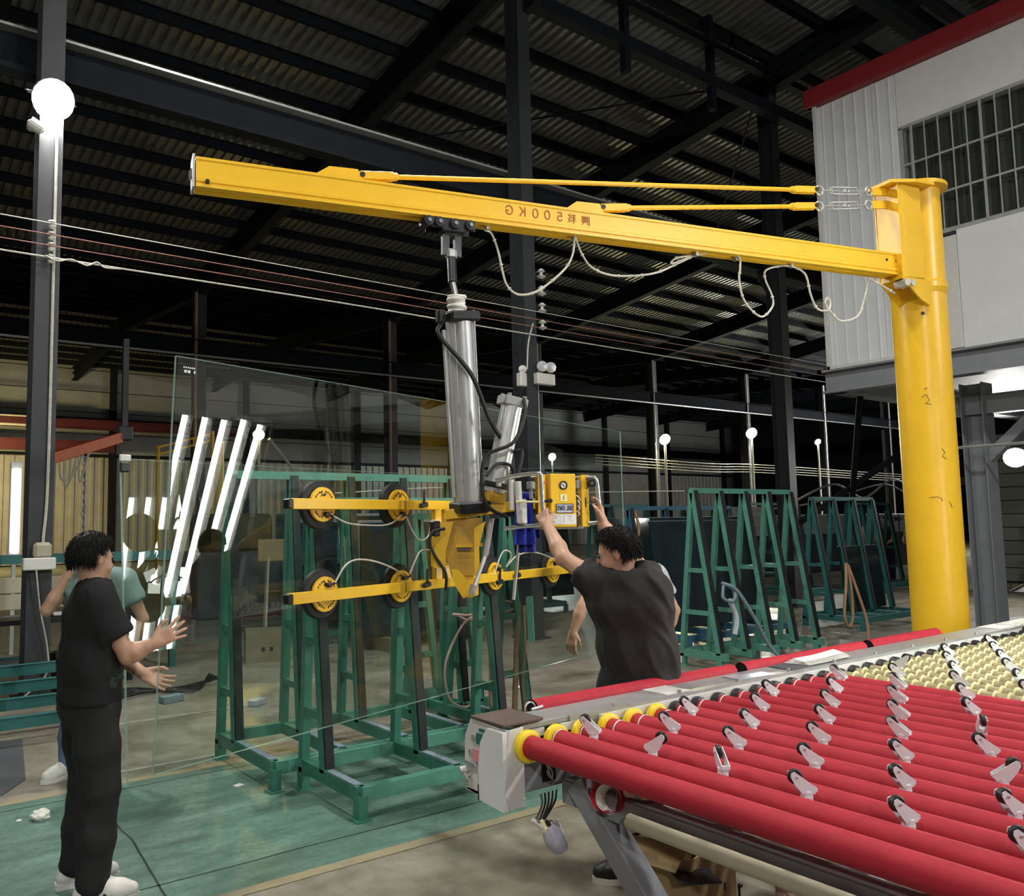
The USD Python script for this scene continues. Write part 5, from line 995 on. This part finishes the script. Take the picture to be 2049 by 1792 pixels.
        return trimesh.Trimesh(relax(verts, t.faces, 3), t.faces, process=False)
def fold(t, amp, freq, seed, along=(0, 0, 1), aniso=.3, deep=1.6):
    """cloth folds running along a direction"""
    v = A(t.vertices); n = A(t.vertex_normals); Fm = frame(along, (.3, .8, .1)); q = v @ Fm.T * A([aniso, 1, 1]) * freq
    q = q + .9 * (meshkit.noise(q * .6 + 17 + seed, seed)[:, None] - .5)
    h = meshkit.fbm(q + 31 + seed, 3, seed); h = 1 - 2 * np.abs(h - .5); h = np.clip(h, 0, 1) ** deep
    return v + n * ((h - .55) * 2 * amp)[:, None], A(t.faces)
def hand_field(Fd, wr, d, nrm_, side, curl, spread=.16, s=1.0, thumb=.6):
    """wr wrist, d towards the fingers, nrm_ the way the palm faces, side +1 thumb towards cross(d, nrm_)"""
    d = nrm(d); p = nrm(A(nrm_) - (A(nrm_) @ d) * d); x = np.cross(d, p) * side; wr = A(wr); q = lambda a, b, c: wr + (d * a + x * b + p * c) * s
    Fd.limb([q(-.03, 0, 0), q(.02, 0, 0)], [.026 * s, .026 * s], .01)
    for b, r in ((.026, .0125), (.009, .0135), (-.009, .0135), (-.027, .012)): Fd.cone(q(.012, b * .7, 0), q(.088, b * 1.12, .0), .0165 * s, r * s, .012)
    for k, (b, L, r) in enumerate(((.031, .072, .0086), (.0105, .08, .009), (-.0105, .074, .0086), (-.031, .058, .0076))):
        ang = 0; pt = [q(.08, b * .95, 0), q(.09, b, 0)]; yw = spread * (b / .031); fd = d * math.cos(yw) + x * math.sin(yw)
        for sg, fr in enumerate((.45, .3, .25)):
            ang += curl[sg] * (1 + .08 * k); pt.append(pt[-1] + (fd * math.cos(ang) + p * math.sin(ang)) * L * fr * s)
        Fd.limb(pt, [r * 1.12 * s, r * 1.1 * s, r * s, r * .92 * s, r * .8 * s], .003)
    t0, t1 = q(.02, .026, .004), q(.052, .05, .014); t2 = t1 + (d * .75 + x * (.7 - thumb) + p * thumb * .8) * .034 * s; t3 = t2 + (d * .85 + x * (.1 - thumb * .5) + p * thumb) * .027 * s
    Fd.limb([t0, t1, t2, t3], [.018 * s, .0125 * s, .0108 * s, .009 * s], .006)
def shoe(t, heel, dirv, sole_m, up_m, stripes=None, k=1.0):
    d = nrm(A([dirv[0], dirv[1], 0])); s = A([-d[1], d[0], 0]); o = A([heel[0], heel[1], 0.0]); q = lambda a, b, c: o + (d * a + s * b) * k + zz * c
    Fd = Field(o + d * .13 - A([.2, .2, .05]), o + d * .13 + A([.2, .2, .18]), .008)
    Fd.limb([q(.03, 0, .055), q(.05, 0, .1)], [.034, .04], .02); Fd.limb([q(.05, 0, .1), q(.12, 0, .08), q(.19, 0, .052), q(.24, 0, .044)], [.041, .041, .042, .035], .02); Fd.limb([q(.03, 0, .05), q(.2, 0, .045)], [.035, .043], .02)
    Fd.cutp(o + zz * .02, (0, 0, -1)); u = obj("shoe", Fd.mesh(), up_m, t, smooth=60)
    out = [(-.012, -.024), (.0, -.036), (.06, -.036), (.13, -.04), (.2, -.046), (.255, -.034), (.28, 0), (.255, .034), (.2, .046), (.13, .04), (.06, .036), (.0, .036), (-.012, .024)]
    obj("sole", ext([(a * k, b) for a, b in out], .028, o, d, s), sole_m, u)
    if stripes:
        for j in range(3):
            for sg in (-1, 1): obj("stripe", bar(q(.11 + .03 * j, sg * .0445, .03), q(.08 + .03 * j, sg * .0385, .085), .013, .006, up=s, ch=.002), stripes, u)
        for j in range(4): obj("lace", bar(q(.12 + .02 * j, -.026, .116 - .009 * j), q(.125 + .02 * j, .026, .116 - .009 * j), .009, .008, ch=.003), "white_paint", u)
def person(label, loc, J, M, name="person", lod=1.0, seed=1):
    t = thing(name, label, "person", loc); X = A
    chst = (A(J["shR"]) + A(J["shL"])) / 2; pe = A(J["pelvis"]); sp = nrm(chst - pe); rv = nrm(A(J["shR"]) - A(J["shL"])); fv = nrm(np.cross(sp, rv)); fv = -fv if fv @ A(J["look"]) < -.3 else fv
    hr = nrm(A(J.get("hipdir", rv)) * A([1, 1, 0])); hf = nrm(np.cross(zz, hr)); hc = A(J["head"]); look = nrm(J["look"]); hu = nrm(J.get("hup", (0, 0, 1))); hu = nrm(hu - (hu @ look) * look); hx = np.cross(look, hu); B = A([hx, look, hu])
    nb = chst + sp * .05; P = lambda x, y, z: hc + A([x, y, z]) @ B
    pts = [A(J[k]) for k in ("shL", "shR", "elL", "elR", "wrL", "wrR", "knL", "knR", "anL", "anR")] + [pe, hc]
    lo, hi = np.min(pts, 0) - .26, np.max(pts, 0) + .26; lo[2] = max(lo[2], .0)
    HS = [S for S in "LR" if "hand" + S in J]
    fine = [(hc - .13, hc + .14, .0065 * lod)] + [(np.minimum(A(J["wr" + S]), A(J["wr" + S]) + nrm(J["hand" + S][0]) * .17) - .045, np.maximum(A(J["wr" + S]), A(J["wr" + S]) + nrm(J["hand" + S][0]) * .17) + .045, .0042 * lod) for S in HS]
    Fd = Field(lo, hi, .015 * lod, fine)
    tr0 = [(pe, hr, hf, .145, .09), (pe * .6 + chst * .4, rv, fv, .125, .085), (pe * .25 + chst * .75, rv, fv, .145, .095), (chst - sp * .02, rv, fv, .14, .075)]
    Fd.slab(tr0, .05); Fd.cone(chst - sp * .02, hc - hu * .06 - look * .01, .062, .052, .03)
    for S in "LR":
        sh, el_, wr = A(J["sh" + S]), A(J["el" + S]), A(J["wr" + S]); Fd.cone(chst, sh, .06, .052, .03); Fd.limb([sh, sh * .5 + el_ * .5, el_], [.052, .047, .04], .02); Fd.limb([el_, el_ * .68 + wr * .32, wr], [.041, .043, .027], .015)
        hp = pe + hr * (.085 if S == "R" else -.085); Fd.limb([hp, A(J["kn" + S]), A(J["an" + S])], [.075, .05, .04], .03)
    HSC = J.get("hs", 1.0); el = lambda c, a, k=.015: Fd.ellip(P(*c), a, B, k)
    el((0, -.012, .02), (.076, .097, .093), .02); el((0, .035, -.035), (.058, .056, .07), .03); el((0, .06, -.088), (.03, .028, .024), .03)
    Fd.cone(P(0, .088, .012), P(0, .105, -.03), .007, .0115, .012); Fd.cone(P(.012, .094, -.034), P(-.012, .094, -.034), .0085, .0085, .006); Fd.cone(P(.016, .083, -.062), P(-.016, .083, -.062), .009, .009, .01)
    for sg in (-1, 1): Fd.ellip(P(sg * .08, -.01, .006), (.009, .018, .031), B, .008); Fd.ellip(P(sg * .03, .074, .022), (.018, .012, .007), B, .012); Fd.ellip(P(sg * .04, .055, -.035), (.022, .02, .02), B, .02)
    for S in HS: hand_field(Fd, A(J["wr" + S]), *J["hand" + S])
    body = Fd.mesh()
    obj("body", body, "skin", t, smooth=75)
    # hair
    ic = trimesh.creation.icosphere(5 if lod < 2 else 3); v = A(ic.vertices); front, top = v[:, 1], v[:, 2]
    face = np.clip((front - .15 - .5 * np.clip(top - .25, 0, 1) * 2.2) * 5, 0, 1) * np.clip((.66 - top) * 6, 0, 1)
    low = np.clip((-.52 - top + .1 * np.clip(-front, 0, 1)) * 7, 0, 1); side = np.clip((np.abs(v[:, 0]) - .66) * 6, 0, 1) * np.clip((.12 - top) * 6, 0, 1) * np.clip((front + .22) * 7, 0, 1)
    hid = np.clip(face + low + side, 0, 1); nz = meshkit.fbm(v * A([16, 16, 5]) + seed * 5, 3, seed); nz2 = meshkit.fbm(v * 2.4 + seed * 9, 3, seed + 4)
    th = (.011 + .012 * np.clip(top, 0, 1) + .008 * (nz - .5) + .02 * (nz2 - .5)) * J.get("hair", 1.0)
    hv = (v * A([.078, .099, .095]) + A([0, -.012, .02]) + v * (th * (1 - hid) - .028 * hid)[:, None]) @ B + hc
    hm = obj("hair", (hv, A(ic.faces)), "hair", t, smooth=80)
    if lod < 2:
        rg = np.random.RandomState(seed); pick = np.nonzero(hid < .25)[0]; pick = pick[rg.randint(0, len(pick), 2600)]
        r0 = hv[pick]; nn = nrm_rows(r0 - hc); dr = nrm_rows(nn * .4 + A(J.get("comb", (0, 0, -.6))) + (B[1] * .25)[None] + .3 * rg.randn(len(pick), 3)); Ls = (.008 + .014 * rg.rand(len(pick)))[:, None]
        cv_ = np.stack([r0 - nn * .004, r0 + dr * Ls * .4 + nn * .002, r0 + dr * Ls * .8 + A([0, 0, -.003]), r0 + dr * Ls * 1.1 + A([0, 0, -.008])], 1) - LOC[path_of(t)]
        bc_ = UsdGeom.BasisCurves.Define(stage, numbered(path_of(t), "hair_strands")); bc_.CreateTypeAttr("linear"); bc_.CreateCurveVertexCountsAttr([4] * len(pick)); bc_.CreatePointsAttr([Gf.Vec3f(*map(float, q)) for q in cv_.reshape(-1, 3)])
        bc_.CreateWidthsAttr([.0022, .0022, .0018, .0008] * len(pick)); bc_.SetWidthsInterpolation("vertex"); UsdShade.MaterialBindingAPI.Apply(bc_.GetPrim()).Bind(MATS["hair"]); tag(bc_.GetPrim(), kind="stuff")
    for sg in (-1, 1):
        obj("eye", trimesh.Trimesh(A(trimesh.creation.icosphere(2).vertices) * A([.012, .006, .006]) @ B + P(sg * .031, .085, .006), trimesh.creation.icosphere(2).faces), "eye", t)
        obj("eyebrow", tube([P(sg * .016, .092, .027), P(sg * .032, .09, .031), P(sg * .047, .078, .026)], .0035, 6), "hair", t)
    obj("mouth", tube([P(-.022, .087, -.063), P(0, .0945, -.062), P(.022, .087, -.063)], [.003, .0045, .003], 6), "lip", t)
    # T-shirt
    k = J.get("slack", 1.0); up_ = J.get("hemup", zz); hem = pe + A(up_) * J.get("hem", -.04) + A(J.get("hemoff", (0, 0, 0)))
    Fs = Field(lo, hi, .012 * lod)
    Fs.slab([(hem - A(up_) * .08, hr, hf, .2 * k, .145 * k), (hem * .6 + chst * .4, rv, fv, .182 * k, .13 * k), (pe * .2 + chst * .8, rv, fv, .18, .122), (chst - sp * .0, rv, fv, .165, .092)], .06)
    for S in "LR":
        sh, b = A(J["sh" + S]), A(J["el" + S]); e = sh + (b - sh) * J.get("sleeve", .62); dn = nrm(b - sh)
        Fs.cone(nb - sp * .01, sh, .068, .068, .03); Fs.cone(sh, e + dn * .06, .072, .084, .05, cut=(e, dn))
    Fs.cutp(hem, -A(up_)); Fs.carve(nb + sp * .052 - fv * .004, hc, .066)
    st = fold(Fs.mesh(), J.get("amp", .007), J.get("freq", 9.0), seed, J.get("along", (0, 0, 1)), J.get("aniso", .35)); obj("t_shirt", st, M["shirt"], t, smooth=80)
    obj("neckband", torus(nb + sp * .004 - fv * .004, nrm(sp * .9 + (hc - nb) * 1.2), .062, .0065, 30, 6), M["shirt"], t, smooth=60)
    # trousers
    pk = J.get("pk", 1.0); Fp = Field(lo, hi, .013 * lod)
    Fp.slab([(pe + zz * .09, hr, hf, .155, .115), (pe - zz * .06, hr, hf, .172, .135)], .05)
    for S in "LR":
        hp = pe + hr * (.085 if S == "R" else -.085) - zz * .06; kn, an = A(J["kn" + S]), A(J["an" + S]); Fp.limb([hp, hp * .5 + kn * .5, kn, kn * .45 + an * .55, an + zz * .0], [.1 * pk, .098 * pk, .083 * pk, .077 * pk, .066 * pk], .03)
    Fp.cutp(A([0, 0, .055]), (0, 0, -1))
    obj("trousers", fold(Fp.mesh(), .008, 8.0, seed + 3, J.get("palong", (.3, .2, 1)), .5), M["pants"], t, smooth=80)
    for S in "LR":
        an = A(J["an" + S]); d = nrm(A([J["toe" + S][0], J["toe" + S][1], 0])); h = an - d * .075; shoe(t, (h[0], h[1]), d, M["sole"], M["shoe"], M.get("stripe"))
    return t, st
def nrm_rows(a): return a / (np.linalg.norm(a, axis=1, keepdims=True) + 1e-12)
# man on the left, from behind, guiding the glass edge
JA = dict(pelvis=(.955, 4.215, .93), shL=(.985, 4.365, 1.37), shR=(.945, 4.06, 1.36), head=(.955, 4.215, 1.54), look=(.93, .35, -.06), hup=(-.05, 0, 1), hair=1.05,
          hipdir=(.05, -1, 0), elL=(1.07, 4.40, 1.10), wrL=(1.215, 4.255, .97), elR=(1.075, 4.02, 1.10), wrR=(1.18, 3.96, 1.155),
          handL=((.75, -.3, -.42), (-.35, -.7, .6), -1, (.2, .3, .25), .22, .95, .4), handR=((.72, -.2, .4), (-.28, .93, -.2), 1, (.05, .12, .12), .3, .95, .25),
          knL=(.985, 4.32, .50), knR=(.985, 4.11, .50), anL=(.935, 4.345, .1), anR=(.955, 4.085, .1), toeL=(.85, -.1, 0), toeR=(.97, -.25, 0), hem=-.05, sleeve=.66, slack=1.03, amp=.006, freq=7.0, pk=1.02)
pa, sta = person("man in plain black T-shirt and trousers at left reaching out to the glass edge", (.96, 4.2, 0), JA, dict(shirt="tee_black", pants="trousers_black", shoe="shoe_white", sole="white_paint", stripe="black"), seed=2)
def decal(name, mesh, ok, m, parent, lift=.0016):
    tm = trimesh.Trimesh(*mesh, process=False); c = tm.triangles_center; s_ = ok(c, tm.face_normals); f = tm.faces[s_]
    if len(f) == 0: return
    u, inv = np.unique(f, return_inverse=True); obj(name, (tm.vertices[u] + tm.vertex_normals[u] * lift, inv.reshape(-1, 3)), m, parent)
decal("back_print", sta, lambda c, n: (n[:, 0] < -.25) & (np.abs(c[:, 1] - 4.235 - .03 * np.sin(c[:, 2] * 23)) < .055 * (1 - ((c[:, 2] - 1.14) / .14) ** 2)) & (meshkit.fbm(c * 26, 3, 3) > .44), "print_green", pa)
decal("hip_print", sta, lambda c, n: (np.abs(c[:, 2] - .99) < .03) & (c[:, 0] > 1.0) & (n[:, 1] < -.5) & (meshkit.fbm(c * 40, 2, 5) > .42), "print_green", pa)
# operator at the control box, seen from behind
JB = dict(pelvis=A([3.14, 2.79, .95]), shL=A([3.025, 2.885, 1.385]), shR=A([3.17, 2.675, 1.37]), head=A([3.075, 2.82, 1.53]), look=(-.5, .82, -.22), hup=(-.12, .1, 1), hair=.95,
          hipdir=(.75, -.66, 0), elL=A([2.985, 3.10, 1.505]), wrL=A([3.055, 3.29, 1.672]), elR=A([3.265, 2.89, 1.50]), wrR=A([3.32, 3.14, 1.68]),
          handL=((.15, .65, .75), (.75, .3, -.3), -1, (.7, .75, .6), .05, .95, .8), handR=((.15, .25, .95), (-.6, .75, -.1), 1, (.25, .45, .4), .14, .95, .5),
          knL=(3.07, 2.83, .50), knR=(3.22, 2.79, .50), anL=(3.10, 2.80, .1), anR=(3.26, 2.90, .1), toeL=(-.82, .57, 0), toeR=(.2, .95, 0), hem=-.08, hemoff=(.03, -.02, 0), sleeve=.46, slack=.93, amp=.016, freq=6.5, along=(.55, -.45, -1), aniso=.22)
pb, stb = person("man in charcoal T-shirt seen from behind with both arms raised to the control box handles", (3.1, 2.8, 0), JB, dict(shirt="tee_charcoal", pants="trousers_black", shoe="black", sole="shoe_white"), seed=5)
obj("hem_tag", box((3.275, 2.635, 1.03), (.02, .016, .03), .002, Rz(-40)), "paper", pb)
# man behind the operator
JC = dict(pelvis=(4.60, 4.12, .88), shL=(4.46, 4.28, 1.30), shR=(4.73, 3.98, 1.30), head=(4.56, 4.12, 1.46), look=(-.6, .75, -.2), hup=(0, 0, 1), hipdir=(.7, -.7, 0),
          elL=(4.33, 4.32, 1.08), wrL=(4.27, 4.36, .90), elR=(4.84, 3.92, 1.05), wrR=(4.80, 3.98, .84), handL=((-.15, .1, -1), (.9, .3, -.1), 1, (.25, .3, .25), .1, 1, .4), handR=((0, .2, -1), (-.8, .5, 0), -1, (.3, .3, .3)),
          knL=(4.55, 4.2, .48), knR=(4.68, 4.06, .48), anL=(4.56, 4.22, .1), anR=(4.70, 4.06, .1), toeL=(-.5, .8, 0), toeR=(-.4, .9, 0), hem=.0, sleeve=.6)
person("man in light grey T-shirt and dark jeans standing behind the operator", (4.6, 4.12, 0), JC, dict(shirt="tee_grey", pants="jeans_dark", shoe="black", sole="shoe_white"), seed=9, lod=1.4)
# man with a phone behind the left man
JD = dict(pelvis=(1.36, 6.05, .90), shL=(1.30, 6.25, 1.33), shR=(1.56, 5.93, 1.33), head=(1.40, 6.12, 1.49), look=(.6, -.7, -.1), hipdir=(.6, -.8, 0),
          elL=(1.10, 6.12, 1.14), wrL=(1.22, 6.05, 1.39), elR=(1.68, 5.9, 1.06), wrR=(1.62, 5.95, .86), handL=((.25, .05, .9), (.8, .2, .1), 1, (.7, .7, .6), .05, 1, .7), handR=((0, 0, -1), (-.8, .3, 0), 1, (.3, .3, .3)),
          knL=(1.30, 6.15, .49), knR=(1.44, 5.98, .49), anL=(1.28, 6.20, .1), anR=(1.42, 6.02, .1), toeL=(-.75, -.3, 0), toeR=(-.6, -.5, 0), hem=.0, sleeve=.55)
person("man in grey green T-shirt, faded jeans and white sneakers mostly hidden behind the left man", (1.36, 6.05, 0), JD, dict(shirt="tee_sage", pants="jeans_blue", shoe="shoe_white", sole="white_paint"), seed=13, lod=1.4)
# three tiny workers far away by the white machine
def worker(x, y, label, shirt, seed):
    J = {k: A(v) + A([x, y, 0]) for k, v in dict(pelvis=(0, 0, .9), shL=(-.1, -.18, 1.34), shR=(.1, .18, 1.34), head=(0, 0, 1.56), elL=(-.2, -.25, 1.08), wrL=(-.25, -.1, .95), elR=(0, .28, 1.08), wrR=(-.15, .2, .95), knL=(0, -.08, .5), knR=(0, .09, .5), anL=(0, -.1, .1), anR=(0, .1, .1)).items()}
    J.update(look=(-1, .2, -.3), toeL=(-1, 0, 0), toeR=(-1, 0, 0), hipdir=(.2, 1, 0)); person(label, (x, y, 0), J, dict(shirt=shirt, pants="jeans_dark", shoe="black", sole="black"), seed=seed, lod=2.4)
worker(22.24, 11.49, "left of two distant workers side by side in front of the white machine", "tee_grey", 21)
worker(22.40, 11.15, "right of two distant workers side by side in front of the white machine", "jeans_dark", 22)
worker(22.75, 10.6, "distant worker in white alone in front of the white machine near the pillar", "tee_grey", 23)
